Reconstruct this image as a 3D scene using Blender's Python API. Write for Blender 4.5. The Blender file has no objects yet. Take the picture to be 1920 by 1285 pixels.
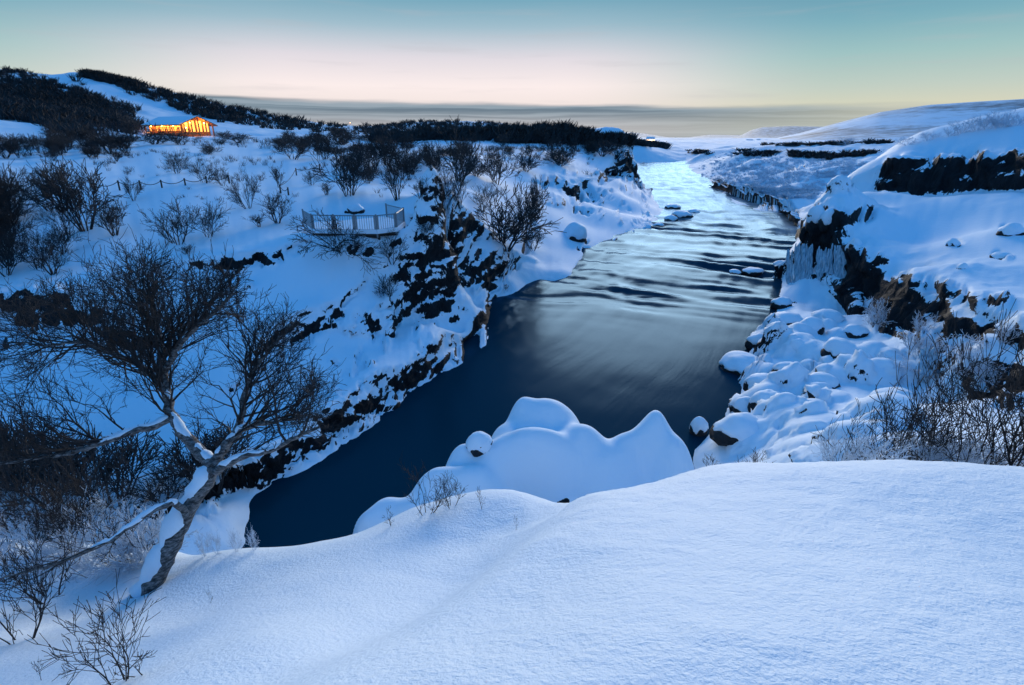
import bpy, math, random
import numpy as np
from mathutils import Vector, kdtree

# ------------------------------------------------------------------ camera, sky, sun, exposure
scene = bpy.context.scene
COL = scene.collection
FPX, CX, CY, HCAM = 1000.0, 960.0, 642.5, 12.0
PITCH = math.atan((642.5 - 258) / FPX)
CP, SP = math.cos(PITCH), math.sin(PITCH)
cam_d = bpy.data.cameras.new('camera'); cam = bpy.data.objects.new('camera', cam_d); COL.objects.link(cam)
cam.location = (0, 0, HCAM); cam.rotation_euler = (math.pi / 2 - PITCH, 0, 0)
cam_d.sensor_width = 36.0; cam_d.lens = 36.0 * FPX / 1920.0; cam_d.clip_start = 0.05; cam_d.clip_end = 60000
scene.camera = cam
scene.view_settings.view_transform = 'Standard'; scene.view_settings.look = 'None'
scene.view_settings.exposure = 0.0; scene.view_settings.gamma = 1.0
scene.cycles.use_denoising = True
scene.cycles.max_bounces = 6; scene.cycles.diffuse_bounces = 3; scene.cycles.glossy_bounces = 3
scene.cycles.transmission_bounces = 4; scene.cycles.caustics_reflective = False; scene.cycles.caustics_refractive = False

def srgb(r, g, b):
    return tuple(((c / 255) / 12.92 if c / 255 <= 0.04045 else ((c / 255 + 0.055) / 1.055) ** 2.4) for c in (r, g, b))

world = bpy.data.worlds.new('World'); scene.world = world; world.use_nodes = True
wt = world.node_tree; wt.nodes.clear()
def N(t, ty, **kw):
    n = t.nodes.new(ty)
    for k, v in kw.items(): setattr(n, k, v)
    return n
def mth(t, op, a, b=None, c=None, clamp=False):
    n = N(t, 'ShaderNodeMath', operation=op, use_clamp=clamp)
    for i, v in enumerate((a, b, c)):
        if v is None: continue
        if isinstance(v, (int, float)): n.inputs[i].default_value = v
        else: t.links.new(v, n.inputs[i])
    return n.outputs[0]
def ramp(t, fac, stops, interp='LINEAR'):
    n = N(t, 'ShaderNodeValToRGB'); cr = n.color_ramp; cr.interpolation = interp
    while len(cr.elements) < len(stops): cr.elements.new(0.5)
    for e, (p, c) in zip(cr.elements, stops):
        e.position = p; e.color = (*c, 1) if len(c) == 3 else c
    if fac is not None: t.links.new(fac, n.inputs[0])
    return n.outputs[0]
def mixc(t, fac, a, b, bt='MIX'):
    n = N(t, 'ShaderNodeMix', data_type='RGBA', blend_type=bt)
    for i, v in ((0, fac), (6, a), (7, b)):
        if isinstance(v, (int, float)): n.inputs[i].default_value = v
        elif isinstance(v, tuple): n.inputs[i].default_value = (*v, 1)
        else: t.links.new(v, n.inputs[i])
    return n.outputs[2]
def smooth(t, x, a, b):
    n = N(t, 'ShaderNodeMapRange', interpolation_type='SMOOTHSTEP'); t.links.new(x, n.inputs[0])
    n.inputs[1].default_value = a; n.inputs[2].default_value = b; n.inputs[3].default_value = 0; n.inputs[4].default_value = 1
    return n.outputs[0]

tc = N(wt, 'ShaderNodeTexCoord'); sx = N(wt, 'ShaderNodeSeparateXYZ'); wt.links.new(tc.outputs['Generated'], sx.inputs[0])
el = mth(wt, 'MULTIPLY', mth(wt, 'ARCSINE', sx.outputs[2]), 180 / math.pi)            # elevation in degrees
az = mth(wt, 'MULTIPLY', mth(wt, 'ARCTAN2', sx.outputs[0], sx.outputs[1]), 180 / math.pi)   # 0 = towards the glow
# soft uneven cloud edges
mp = N(wt, 'ShaderNodeCombineXYZ'); wt.links.new(mth(wt, 'MULTIPLY', az, 0.045), mp.inputs[0]); wt.links.new(mth(wt, 'MULTIPLY', el, 0.55), mp.inputs[1])
nz = N(wt, 'ShaderNodeTexNoise'); nz.inputs['Scale'].default_value = 1.6; nz.inputs['Detail'].default_value = 4; wt.links.new(mp.outputs[0], nz.inputs['Vector'])
wob = mth(wt, 'MULTIPLY', mth(wt, 'SUBTRACT', nz.outputs[0], 0.5), 1.0)
E90 = mth(wt, 'DIVIDE', mth(wt, 'ADD', el, 0.0), 90.0, clamp=True)
def deg(*st): return [(d / 90.0, c) for d, c in st]
ZEN, MIDS = (0.038, 0.245, 0.74), (0.05, 0.27, 0.67)
glow = ramp(wt, E90, deg((0, srgb(206, 198, 198)), (2.2, srgb(240, 226, 220)), (4.6, srgb(252, 238, 236)), (7.0, srgb(226, 220, 227)), (9.6, srgb(160, 190, 205)),
                         (12, srgb(112, 166, 188)), (18, (0.11, 0.34, 0.58)), (40, MIDS), (90, ZEN)))
side = ramp(wt, E90, deg((0, srgb(190, 197, 190)), (2.2, srgb(218, 214, 188)), (4.0, srgb(194, 207, 196)), (6.5, srgb(160, 196, 196)), (9.0, srgb(124, 175, 190)),
                         (12, srgb(98, 152, 176)), (18, (0.10, 0.32, 0.58)), (40, MIDS), (90, ZEN)))
back = ramp(wt, E90, deg((0, (0.10, 0.28, 0.55)), (12, (0.10, 0.31, 0.64)), (40, MIDS), (90, ZEN)))
daz = mth(wt, 'ABSOLUTE', mth(wt, 'ADD', az, 8.0))
sky = mixc(wt, smooth(wt, daz, 12, 38), glow, side)
sky = mixc(wt, smooth(wt, daz, 55, 130), sky, back)
# grey stratus band low over the horizon, ahead
ew = mth(wt, 'ADD', el, mth(wt, 'MULTIPLY', wob, 1.1))
tilt = mth(wt, 'ADD', ew, mth(wt, 'MULTIPLY', az, 0.016))
up_edge = mth(wt, 'SUBTRACT', 1.0, smooth(wt, tilt, 2.75, 3.25)); lo_edge = smooth(wt, el, 0.3, 2.7)
cw = mth(wt, 'MULTIPLY', up_edge, mth(wt, 'MULTIPLY_ADD', lo_edge, 0.58, 0.36))
cw = mth(wt, 'MULTIPLY', cw, mth(wt, 'SUBTRACT', 1.0, smooth(wt, daz, 22, 58)))
stripe = N(wt, 'ShaderNodeTexNoise'); stripe.inputs['Scale'].default_value = 1.0; stripe.inputs['Detail'].default_value = 3
mp2 = N(wt, 'ShaderNodeCombineXYZ'); wt.links.new(mth(wt, 'MULTIPLY', az, 0.03), mp2.inputs[0]); wt.links.new(mth(wt, 'MULTIPLY', ew, 2.3), mp2.inputs[1]); wt.links.new(mp2.outputs[0], stripe.inputs['Vector'])
ccol = mixc(wt, smooth(wt, stripe.outputs[0], 0.35, 0.65), srgb(90, 116, 134), srgb(140, 160, 174))
sky = mixc(wt, cw, sky, ccol)
# thin wisps
wisp = smooth(wt, nz.outputs[0], 0.52, 0.75)
sky = mixc(wt, mth(wt, 'MULTIPLY', mth(wt, 'MULTIPLY', wisp, 0.22), mth(wt, 'MULTIPLY', smooth(wt, el, 1, 4), mth(wt, 'SUBTRACT', 1.0, smooth(wt, el, 9, 24)))), sky, srgb(188, 186, 192))
bg = N(wt, 'ShaderNodeBackground'); bg.inputs[1].default_value = 1.0; wt.links.new(sky, bg.inputs[0])
wo = N(wt, 'ShaderNodeOutputWorld'); wt.links.new(bg.outputs[0], wo.inputs[0])

SUN_EL, SUN_AZ = math.radians(7), math.radians(12)
sl = bpy.data.lights.new('sun', 'SUN'); sl.energy = 3.5; sl.angle = math.radians(34); sl.color = (1.0, 0.89, 0.74)
so = bpy.data.objects.new('sun', sl); COL.objects.link(so)
sdir = Vector((-math.sin(SUN_AZ) * math.cos(SUN_EL), -math.cos(SUN_AZ) * math.cos(SUN_EL), -math.sin(SUN_EL)))
so.rotation_euler = sdir.to_track_quat('-Z', 'Y').to_euler(); so.location = (0, 0, 60)

# ------------------------------------------------------------------ helpers
def ray(px, py):
    u = (px - CX) / FPX; v = (CY - py) / FPX
    return np.array((u, CP + v * SP, -SP + v * CP))
def PD(px, py, F): return np.array((0, 0, HCAM)) + F * ray(px, py)        # a point seen at a pixel, F metres deep
def PZ(px, py, z):
    d = ray(px, py); return np.array((0, 0, HCAM)) + d * ((z - HCAM) / d[2])
def topix(x, y, z):
    zz = z - HCAM; F = y * CP - zz * SP; U = y * SP + zz * CP
    F = np.maximum(F, 0.05)
    return CX + FPX * x / F, CY - FPX * U / F, F

def _hash(ix, iy, iz, seed):
    with np.errstate(over='ignore'):
        h = (ix.astype(np.uint32) * np.uint32(374761393)) ^ (iy.astype(np.uint32) * np.uint32(668265263)) ^ (iz.astype(np.uint32) * np.uint32(2147483647)) ^ np.uint32((seed * 974634777) & 0xffffffff)
        h = (h ^ (h >> np.uint32(13))) * np.uint32(1274126177); h = (h ^ (h >> np.uint32(16))) * np.uint32(2246822519); h = h ^ (h >> np.uint32(15))
    return (h & np.uint32(0xffffff)).astype(np.float32) / np.float32(0xffffff)
def vnoise(x, y, z, seed=0):
    fx, fy, fz = np.floor(x), np.floor(y), np.floor(z)
    ix, iy, iz = fx.astype(np.int64), fy.astype(np.int64), fz.astype(np.int64)
    tx, ty, tz = x - fx, y - fy, z - fz
    q = lambda t: t * t * t * (t * (t * 6 - 15) + 10)
    tx, ty, tz = q(tx), q(ty), q(tz)
    r = 0
    for a in (0, 1):
        wa = tx if a else 1 - tx
        for b in (0, 1):
            wb = wa * (ty if b else 1 - ty)
            for c in (0, 1):
                r = r + wb * (tz if c else 1 - tz) * _hash(ix + a, iy + b, iz + c, seed)
    return r * 2 - 1
def fbm(x, y, z, octv=4, gain=0.5, seed=0):
    s, a, f = 0, 1.0, 1.0
    for o in range(octv):
        s = s + a * vnoise(x * f + 17.3 * o, y * f - 9.1 * o, z * f + 4.7 * o, seed + o); a *= gain; f *= 2.03
    return s
def ridged(x, y, z, octv=4, seed=0):
    s, a, f = 0, 1.0, 1.0
    for o in range(octv):
        s = s + a * (1 - 2 * np.abs(vnoise(x * f + 3.1 * o, y * f, z * f, seed + o))); a *= 0.5; f *= 2.1
    return s
def sstep(x, a, b):
    t = np.clip((x - a) / (b - a), 0, 1); return t * t * (3 - 2 * t)

def mk_mesh(name, verts, faces, mat=None, smooth_sh=True, attrs=None, uv=None):
    me = bpy.data.meshes.new(name)
    verts = np.ascontiguousarray(verts, dtype=np.float32); faces = [np.asarray(f, dtype=np.int32) for f in (faces if isinstance(faces, list) else [faces]) if len(f)]
    me.vertices.add(len(verts)); me.vertices.foreach_set('co', verts.ravel())
    loops = np.concatenate([f.ravel() for f in faces]); tot = np.concatenate([np.full(len(f), f.shape[1], np.int32) for f in faces])
    me.loops.add(len(loops)); me.loops.foreach_set('vertex_index', loops)
    me.polygons.add(len(tot)); st = np.zeros(len(tot), np.int32); st[1:] = np.cumsum(tot)[:-1]
    me.polygons.foreach_set('loop_start', st)
    me.polygons.foreach_set('use_smooth', np.full(len(tot), smooth_sh, dtype=bool))
    if attrs:
        for k, v in attrs.items():
            v = np.asarray(v, np.float32)
            if v.ndim == 1: a = me.attributes.new(k, 'FLOAT', 'POINT'); a.data.foreach_set('value', v)
            else: a = me.attributes.new(k, 'FLOAT_VECTOR', 'POINT'); a.data.foreach_set('vector', np.ascontiguousarray(v).ravel())
    me.update(calc_edges=True); me.validate()
    if mat: me.materials.append(mat)
    return me
def link(name, me, parent=None, loc=None, label=None, cat=None, group=None, kind=None):
    o = bpy.data.objects.new(name, me); COL.objects.link(o)
    if parent is not None: o.parent = parent
    if loc is not None: o.location = [float(c) for c in loc]
    tag(o, label, cat, group, kind); return o
def tag(o, label=None, cat=None, group=None, kind=None):
    for k, v in (('label', label), ('category', cat), ('group', group), ('kind', kind)):
        if v: o[k] = v
def grid_faces(na, nr, keep=None):
    i, j = np.meshgrid(np.arange(na - 1), np.arange(nr - 1), indexing='ij')
    q = np.stack([i * nr + j, (i + 1) * nr + j, (i + 1) * nr + j + 1, i * nr + j + 1], -1).reshape(-1, 4)
    return q if keep is None else q[keep.reshape(-1)]
def compact(verts, faces, attrs):
    used = np.zeros(len(verts), bool); used[faces.ravel()] = True
    idx = np.cumsum(used) - 1
    return verts[used], idx[faces], {k: v[used] for k, v in attrs.items()}

def tubes(polys, sides=3):
    """polylines (pts, radii) -> verts, quads"""
    by = {}
    for p, r in polys: by.setdefault(len(p), []).append((p, r))
    V, Q, off = [], [], 0
    for n, L in by.items():
        P = np.array([a[0] for a in L], np.float64); R = np.array([a[1] for a in L], np.float64)
        T = np.gradient(P, axis=1); T /= np.linalg.norm(T, axis=2, keepdims=True) + 1e-9
        ref = np.where(np.abs(T[..., 2:3].mean(1, keepdims=True)) > 0.85, np.array((1.0, 0.1, 0.0)), np.array((0.02, 0.05, 1.0)))
        U = np.cross(T, np.broadcast_to(ref, T.shape)); U /= np.linalg.norm(U, axis=2, keepdims=True) + 1e-9
        W = np.cross(T, U)
        a = np.linspace(0, 2 * math.pi, sides, endpoint=False)
        ring = P[:, :, None, :] + R[:, :, None, None] * (np.cos(a)[None, None, :, None] * U[:, :, None, :] + np.sin(a)[None, None, :, None] * W[:, :, None, :])
        B = len(L); V.append(ring.reshape(-1, 3))
        b, i, s = np.meshgrid(np.arange(B), np.arange(n - 1), np.arange(sides), indexing='ij')
        base = off + b * n * sides + i * sides; s2 = (s + 1) % sides
        Q.append(np.stack([base + s, base + s2, base + sides + s2, base + sides + s], -1).reshape(-1, 4)); off += B * n * sides
    return np.concatenate(V), np.concatenate(Q)
def box(x0, x1, y0, y1, z0, z1):
    v = np.array([(x, y, z) for x in (x0, x1) for y in (y0, y1) for z in (z0, z1)], float)
    f = np.array([(0, 1, 3, 2), (4, 6, 7, 5), (0, 4, 5, 1), (2, 3, 7, 6), (0, 2, 6, 4), (1, 5, 7, 3)])
    return v, f
def joinm(parts):
    V, Fq, off = [], [], 0
    for v, f in parts: V.append(v); Fq.append(np.asarray(f) + off); off += len(v)
    return np.concatenate(V), [f for f in Fq]
def bar(a, b, w, d=None):
    """square bar from a to b"""
    return tubes([(np.array([a, b], float), np.array([w, w]) * 0.7071)], 4)

# ------------------------------------------------------------------ materials
def newmat(name):
    m = bpy.data.materials.new(name); m.use_nodes = True; t = m.node_tree
    return m, t, t.nodes['Principled BSDF']
def noise(t, vec, scale, detail=4, rough=0.5):
    n = N(t, 'ShaderNodeTexNoise'); n.inputs['Scale'].default_value = scale; n.inputs['Detail'].default_value = detail; n.inputs['Roughness'].default_value = rough
    if vec is not None: t.links.new(vec, n.inputs['Vector'])
    return n.outputs[0]
def bump(t, h, strength, dist, normal=None):
    b = N(t, 'ShaderNodeBump'); b.inputs['Strength'].default_value = strength; b.inputs['Distance'].default_value = dist
    t.links.new(h, b.inputs['Height'])
    if normal is not None: t.links.new(normal, b.inputs['Normal'])
    return b.outputs[0]
SNOW = (0.76, 0.87, 0.97)
def plain(name, col, rough=0.6, em=None, es=0):
    m, t, p = newmat(name); p.inputs['Base Color'].default_value = (*col, 1); p.inputs['Roughness'].default_value = rough
    if em: p.inputs['Emission Color'].default_value = (*em, 1); p.inputs['Emission Strength'].default_value = es
    return m
def snow_material(name, fine=60.0, dist=0.004, lumps=9.0, ldist=0.012):
    m, t, p = newmat(name); g = N(t, 'ShaderNodeNewGeometry').outputs['Position']
    p.inputs['Base Color'].default_value = (*SNOW, 1); p.inputs['Roughness'].default_value = 0.62
    p.inputs['Specular IOR Level'].default_value = 0.25
    n1 = bump(t, noise(t, g, lumps, 5, 0.6), 0.6, ldist)
    n2 = bump(t, noise(t, g, fine, 3, 0.6), 0.5, dist, n1)
    t.links.new(n2, p.inputs['Normal']); return m
def rock_colour(t, g):
    return ramp(t, noise(t, g, 1.7, 6, 0.65), [(0.3, (0.007, 0.008, 0.010)), (0.55, (0.012, 0.0145, 0.019)), (0.8, (0.025, 0.029, 0.036))])
def terrain_material(name, nscale=3.0, bdist=0.05, slope_k=1.3, lo=0.50, hi=0.55, top=1.0):
    """snow, with dark rock where the attribute says the rock is bare and the face is too steep to hold snow"""
    m, t, p = newmat(name); geo = N(t, 'ShaderNodeNewGeometry'); g = geo.outputs['Position']
    at = N(t, 'ShaderNodeAttribute', attribute_name='rock').outputs['Fac']
    s = N(t, 'ShaderNodeSeparateXYZ'); t.links.new(geo.outputs['Normal'], s.inputs[0])
    n = noise(t, g, nscale, 8, 0.68)
    f = mth(t, 'ADD', mth(t, 'MULTIPLY', at, 0.74), mth(t, 'MULTIPLY', mth(t, 'SUBTRACT', n, 0.5), 1.25))
    f = mth(t, 'ADD', f, mth(t, 'MULTIPLY', mth(t, 'MULTIPLY', mth(t, 'SUBTRACT', 0.66, s.outputs[2]), slope_k), mth(t, 'ADD', at, 0.18)))
    fac = mth(t, 'MULTIPLY', smooth(t, f, lo, hi), top)
    p.inputs['Roughness'].default_value = 0.7; p.inputs['Specular IOR Level'].default_value = 0.25
    t.links.new(mixc(t, fac, SNOW, rock_colour(t, g)), p.inputs['Base Color'])
    rb = bump(t, noise(t, g, 5.0, 6, 0.7), 1.0, 0.25)
    sb = bump(t, noise(t, g, 3.0, 5, 0.6), 0.5, bdist)
    mixn = N(t, 'ShaderNodeMix', data_type='VECTOR'); t.links.new(fac, mixn.inputs[0]); t.links.new(sb, mixn.inputs[4]); t.links.new(rb, mixn.inputs[5])
    t.links.new(mixn.outputs[1], p.inputs['Normal'])
    return m
M = {}
M['snow_near'] = snow_material('snow_near', 75, 0.010, 26, 0.032)
M['snow'] = snow_material('snow', 14, 0.012, 2.2, 0.04)
M['terrain'] = terrain_material('snow_and_rock')
M['terrain_far'] = terrain_material('snow_heath_haze', 0.035, 0.3, 0.0, 0.25, 0.85, 0.8)  # mottled heath on far snow; its dulling tone also paints in distance haze
M['twig'] = plain('twig', (0.020, 0.016, 0.016), 0.85)
M['twig_far'] = plain('twig_far', (0.030, 0.027, 0.028), 0.9)
M['frost'] = plain('frosted_twig', (0.62, 0.70, 0.80), 0.7)
M['steel'] = plain('galvanised_steel', (0.22, 0.24, 0.26), 0.5)
M['wood'] = plain('weathered_wood', (0.05, 0.042, 0.036), 0.85)
M['rope'] = plain('rope', (0.06, 0.055, 0.05), 0.9)
def rock_mat():
    m, t, p = newmat('basalt'); geo = N(t, 'ShaderNodeNewGeometry'); g = geo.outputs['Position']
    t.links.new(rock_colour(t, g), p.inputs['Base Color']); p.inputs['Roughness'].default_value = 0.8
    t.links.new(bump(t, noise(t, g, 4, 6, 0.7), 1.0, 0.2), p.inputs['Normal']); return m
M['rock'] = rock_mat()
def bark_mat():
    m, t, p = newmat('birch_bark'); g = N(t, 'ShaderNodeNewGeometry').outputs['Position']
    mpn = N(t, 'ShaderNodeMapping'); mpn.inputs['Scale'].default_value = (16, 16, 38); t.links.new(g, mpn.inputs[0])
    n = noise(t, mpn.outputs[0], 1.0, 5, 0.65)
    t.links.new(ramp(t, n, [(0.36, (0.024, 0.022, 0.023)), (0.50, (0.11, 0.105, 0.105)), (0.68, (0.30, 0.29, 0.29))]), p.inputs['Base Color'])
    p.inputs['Roughness'].default_value = 0.85; t.links.new(bump(t, n, 0.9, 0.02), p.inputs['Normal']); return m
M['bark'] = bark_mat()
def ice_mat():
    m, t, p = newmat('ice'); g = N(t, 'ShaderNodeNewGeometry').outputs['Position']
    mpn = N(t, 'ShaderNodeMapping'); mpn.inputs['Scale'].default_value = (4, 4, 0.7); t.links.new(g, mpn.inputs[0])
    n = noise(t, mpn.outputs[0], 1.3, 5, 0.6)
    t.links.new(ramp(t, n, [(0.3, (0.16, 0.27, 0.36)), (0.6, (0.42, 0.56, 0.66)), (0.8, (0.7, 0.8, 0.88))]), p.inputs['Base Color'])
    p.inputs['Roughness'].default_value = 0.22; t.links.new(bump(t, n, 0.6, 0.12), p.inputs['Normal']); return m
M['ice'] = ice_mat()

# ------------------------------------------------------------------ terrain: control points, fitted surface
class Surface:
    """height field through control points (log-polar multiquadric) plus local cliff steps"""
    def __init__(s, pts, c=0.035, steps=(), lam=1e-4):
        s.steps = list(steps); s.c = c; P = np.array(pts, float)
        q = s.q(P[:, 0], P[:, 1]); z = P[:, 2] - s.step_h(P[:, 0], P[:, 1])
        A = np.sqrt(((q[:, None] - q[None]) ** 2).sum(-1) + c * c); n = len(P)
        B = np.zeros((n + 3, n + 3)); B[:n, :n] = A - lam * np.eye(n); B[:n, n] = 1; B[:n, n + 1:] = q; B[n, :n] = 1; B[n + 1:, :n] = q.T
        w = np.linalg.lstsq(B, np.concatenate([z, np.zeros(3)]), rcond=None)[0]
        s.Q, s.w, s.b = q.astype(np.float32), w[:n].astype(np.float32), w[n:]; s.lut = None
        if s.LUT:
            a, l = np.linspace(-1.5, 1.5, 560), np.linspace(math.log(5), math.log(760), 620); A, Lr = np.meshgrid(a, l, indexing='ij')
            s.lut = s.rbf(np.stack([A, Lr], -1).reshape(-1, 2)).reshape(A.shape)
    LUT = True
    def rbf(s, q):
        q = q.astype(np.float32); out = np.empty(len(q), np.float32)
        for k in range(0, len(q), 40000):
            d = np.sqrt((q[k:k + 40000, None, 0] - s.Q[None, :, 0]) ** 2 + (q[k:k + 40000, None, 1] - s.Q[None, :, 1]) ** 2 + np.float32(s.c ** 2))
            out[k:k + 40000] = d @ s.w
        return out + s.b[0] + q @ s.b[1:].astype(np.float32)
    def q(s, x, y): return np.stack([np.arctan2(x, y), np.log(np.sqrt(x * x + y * y) + 0.05)], -1)
    def step_h(s, x, y):
        r = np.zeros(np.shape(x)); x = np.asarray(x, float); y = np.asarray(y, float)
        if not s.steps: return r
        near = np.zeros(np.shape(x), bool); sel = []
        for st in s.steps:
            x0, x1, y0, y1 = st.box; m = (x > x0) & (x < x1) & (y > y0) & (y < y1); sel.append(m); near |= m
        if not near.any(): return r
        wx, wy = np.zeros(np.shape(x)), np.zeros(np.shape(x)); xn, yn = x[near], y[near]
        wx[near] = fbm(xn / 2.1, yn / 2.1, xn * 0 + 3.3, 3, seed=5); wy[near] = fbm(xn / 2.1, yn / 2.1, xn * 0 + 8.3, 3, seed=14)
        for st, m in zip(s.steps, sel):
            if m.any(): r[m] += st(x[m], y[m], wx[m], wy[m])
        return r
    def __call__(s, x, y):
        x = np.asarray(x, float); y = np.asarray(y, float); sh = x.shape; q = s.q(x.ravel(), y.ravel())
        if s.lut is None: z = s.rbf(q)
        else:
            na, nl = s.lut.shape; u = np.clip((q[:, 0] + 1.5) / 3.0 * (na - 1), 0, na - 1.001); v = np.clip((q[:, 1] - math.log(5)) / (math.log(760) - math.log(5)) * (nl - 1), 0, nl - 1.001)
            i, j = u.astype(int), v.astype(int); u, v = u - i, v - j; T = s.lut
            z = (T[i, j] * (1 - u) + T[i + 1, j] * u) * (1 - v) + (T[i, j + 1] * (1 - u) + T[i + 1, j + 1] * u) * v
        return z.reshape(sh) + s.step_h(x, y)
def seg_dist(x, y, pts):
    """nearest distance to a polyline, signed (left of travel positive), and position along it 0..n-1"""
    best = np.full(np.shape(x), 1e9); sg = np.zeros(np.shape(x)); par = np.zeros(np.shape(x))
    for i in range(len(pts) - 1):
        ax, ay = pts[i][:2]; bx, by = pts[i + 1][:2]; dx, dy = bx - ax, by - ay; L2 = dx * dx + dy * dy + 1e-9
        t = np.clip(((x - ax) * dx + (y - ay) * dy) / L2, 0, 1); ex, ey = x - ax - t * dx, y - ay - t * dy
        d = np.hypot(ex, ey); m = d < best
        best = np.where(m, d, best); sg = np.where(m, np.sign(dx * ey - dy * ex), sg); par = np.where(m, i + t, par)
    return best, sg, par
def cliff(pix, heights, width, reach, wob=0.5, seed=5):
    """pix: (px, py, F) along the cliff's foot-to-top middle, drawn left to right: uphill lies beyond (left of travel)"""
    pts = [PD(*p) for p in pix]; hh = np.array(heights, float)
    P2 = np.array(pts); mg = reach * 2.6 + 2 * wob
    def f(x, y, wx, wy):
        d, sg, par = seg_dist(x + wob * wx, y + wob * wy, pts); h = np.interp(par, np.arange(len(hh)), hh); sd = d * sg
        return h * (sstep(sd, -width / 2, width / 2) - 0.5) * np.exp(-(d / reach) ** 2)
    f.box = (P2[:, 0].min() - mg, P2[:, 0].max() + mg, P2[:, 1].min() - mg, P2[:, 1].max() + mg)
    return f

# ---- shore lines (pixels on the water plane)
LEFT_W = [(450, 1030), (470, 965), (490, 920), (600, 868), (720, 780), (800, 718), (850, 690), (905, 645), (912, 600), (935, 560), (1000, 528), (1070, 515), (1100, 470), (1160, 440), (1225, 422), (1244, 398), (1222, 366), (1192, 338), (1188, 318), (1200, 306), (1268, 303)]
RIGHT_W = [(1300, 850), (1340, 800), (1385, 760), (1395, 700), (1420, 640), (1448, 590), (1460, 540), (1480, 470), (1506, 432), (1470, 402), (1400, 375), (1340, 345), (1300, 322), (1290, 306), (1278, 302)]
lw = [PZ(a, b, 0) for a, b in LEFT_W]; rw = [PZ(a, b, 0) for a, b in RIGHT_W]
def offset_line(line, sgn, k):
    out = []
    for i, p in enumerate(line):
        a, b = line[max(i - 1, 0)], line[min(i + 1, len(line) - 1)]; t = (b - a)[:2]; t = t / (np.linalg.norm(t) + 1e-9)
        n = np.array((t[1], -t[0])) * sgn; r = np.hypot(p[0], p[1]); out.append(np.array((p[0] + n[0] * k * r, p[1] + n[1] * k * r, 0)))
    return out
def dense(line, step=0.05):
    out = []
    for a, b in zip(line[:-1], line[1:]):
        n = max(1, int(np.linalg.norm(b - a) / (step * np.hypot(*a[:2])))); out += [a + (b - a) * k / n for k in range(n)]
    return out + [line[-1]]
lwd, rwd = dense(lw), dense(rw)
bed = lambda line, sg: [(*p[:2], -2.2 if np.hypot(*p[:2]) < 120 else -3.5) for p in offset_line(line, sg, 0.07)]
PDl = lambda L: [tuple(PD(*p)) for p in L]

LEFT_PTS = [(p[0], p[1], 0.0) for p in lwd] + bed(dense(lw, 0.09), 1) + PDl([
    # near gully and slope at the far left
    (0, 950, 18), (200, 965, 17), (420, 935, 18.3), (0, 800, 21.5), (200, 800, 21.5), (400, 800, 22), (300, 700, 24.5), (100, 700, 24.8), (0, 640, 26.5), (150, 600, 27.6), (0, 560, 28.6), (300, 590, 27.8), (450, 620, 27), (-200, 900, 19), (-200, 700, 25), (-200, 560, 29),
    (550, 650, 26.8), (550, 550, 29.6), (480, 740, 24), (620, 740, 24.6), (680, 660, 28), (520, 830, 21.8),
    # rim
    (0, 522, 30), (100, 508, 30.4), (200, 492, 31), (300, 482, 31.5), (370, 470, 32), (470, 455, 32.3), (560, 440, 32.4), (665, 436, 32.6), (740, 430, 33), (800, 418, 35.5), (850, 396, 39.5),
    (-200, 520, 31),
    # slope right of the platform, nose
    (650, 500, 31), (720, 500, 32), (700, 570, 30), (770, 560, 33), (800, 490, 36.5), (800, 610, 31.5), (740, 640, 29.2), (860, 450, 40), (870, 560, 37.5), (860, 620, 34), (905, 480, 42.5), (900, 540, 41), (950, 480, 47), (960, 400, 59), (1000, 450, 57), (1010, 490, 52), (1050, 440, 63),
    # plateau
    (665, 385, 42), (760, 400, 40), (500, 405, 39), (400, 430, 36), (250, 420, 38), (100, 430, 37), (0, 455, 36), (500, 350, 52), (350, 345, 50), (200, 350, 49), (100, 335, 54), (0, 345, 51), (300, 285, 80), (0, 300, 65), (150, 300, 68), (500, 290, 85), (620, 330, 62), (700, 300, 75), (800, 345, 58), (900, 300, 85), (880, 360, 55), (800, 280, 110), (600, 275, 105),
    (400, 260, 120), (200, 265, 100), (-200, 300, 65), (-200, 430, 38),
    (1000, 285, 110), (1000, 330, 85), (940, 350, 68), (1060, 310, 102), (1100, 300, 120), (1150, 277, 145), (1080, 280, 130), (1185, 271, 160), (1100, 380, 80), (1100, 420, 72), (1060, 370, 80), (1150, 360, 96), (1200, 378, 101), (1140, 330, 108), (1180, 330, 130), (1170, 400, 88),
    # beyond the headland
    (1160, 272, 230), (1205, 276, 285), (1240, 286, 292), (1100, 268, 260), (1000, 262, 230), (1180, 268, 330), (1260, 270, 420), (1100, 262, 420), (900, 262, 200), (800, 262, 180), (700, 262, 165),
    # lodge terrace, field, hills
    (340, 254, 140), (280, 256, 135), (420, 252, 145), (500, 246, 180), (620, 249, 210), (560, 256, 150), (150, 245, 120), (0, 255, 95), (100, 220, 140), (0, 200, 150), (180, 222, 165), (250, 222, 190), (150, 175, 215), (-250, 180, 200),
    (-250, 130, 250), (-100, 128, 250), (0, 131, 245), (90, 139, 250), (140, 136, 255), (200, 144, 258), (300, 169, 262), (400, 194, 268), (500, 214, 275), (600, 234, 285), (350, 220, 215), (450, 228, 232), (240, 190, 225), (550, 240, 250),
    (660, 238, 330), (780, 231, 370), (900, 234, 380), (1000, 242, 390), (1090, 252, 400), (1140, 264, 410), (750, 248, 270), (900, 252, 290), (1020, 256, 310)]) + [
    (-330, 330, 26), (-230, 370, 22), (-120, 410, 16), (-60, 480, 10), (60, 520, 8), (-420, 200, 30), (-20, 430, 14), (160, 520, 8), (-500, 420, 20)]
S_NOSE = [(770, 590, 32.5), (830, 560, 35.5), (880, 520, 40.5), (935, 495, 45), (985, 480, 50)]
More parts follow.
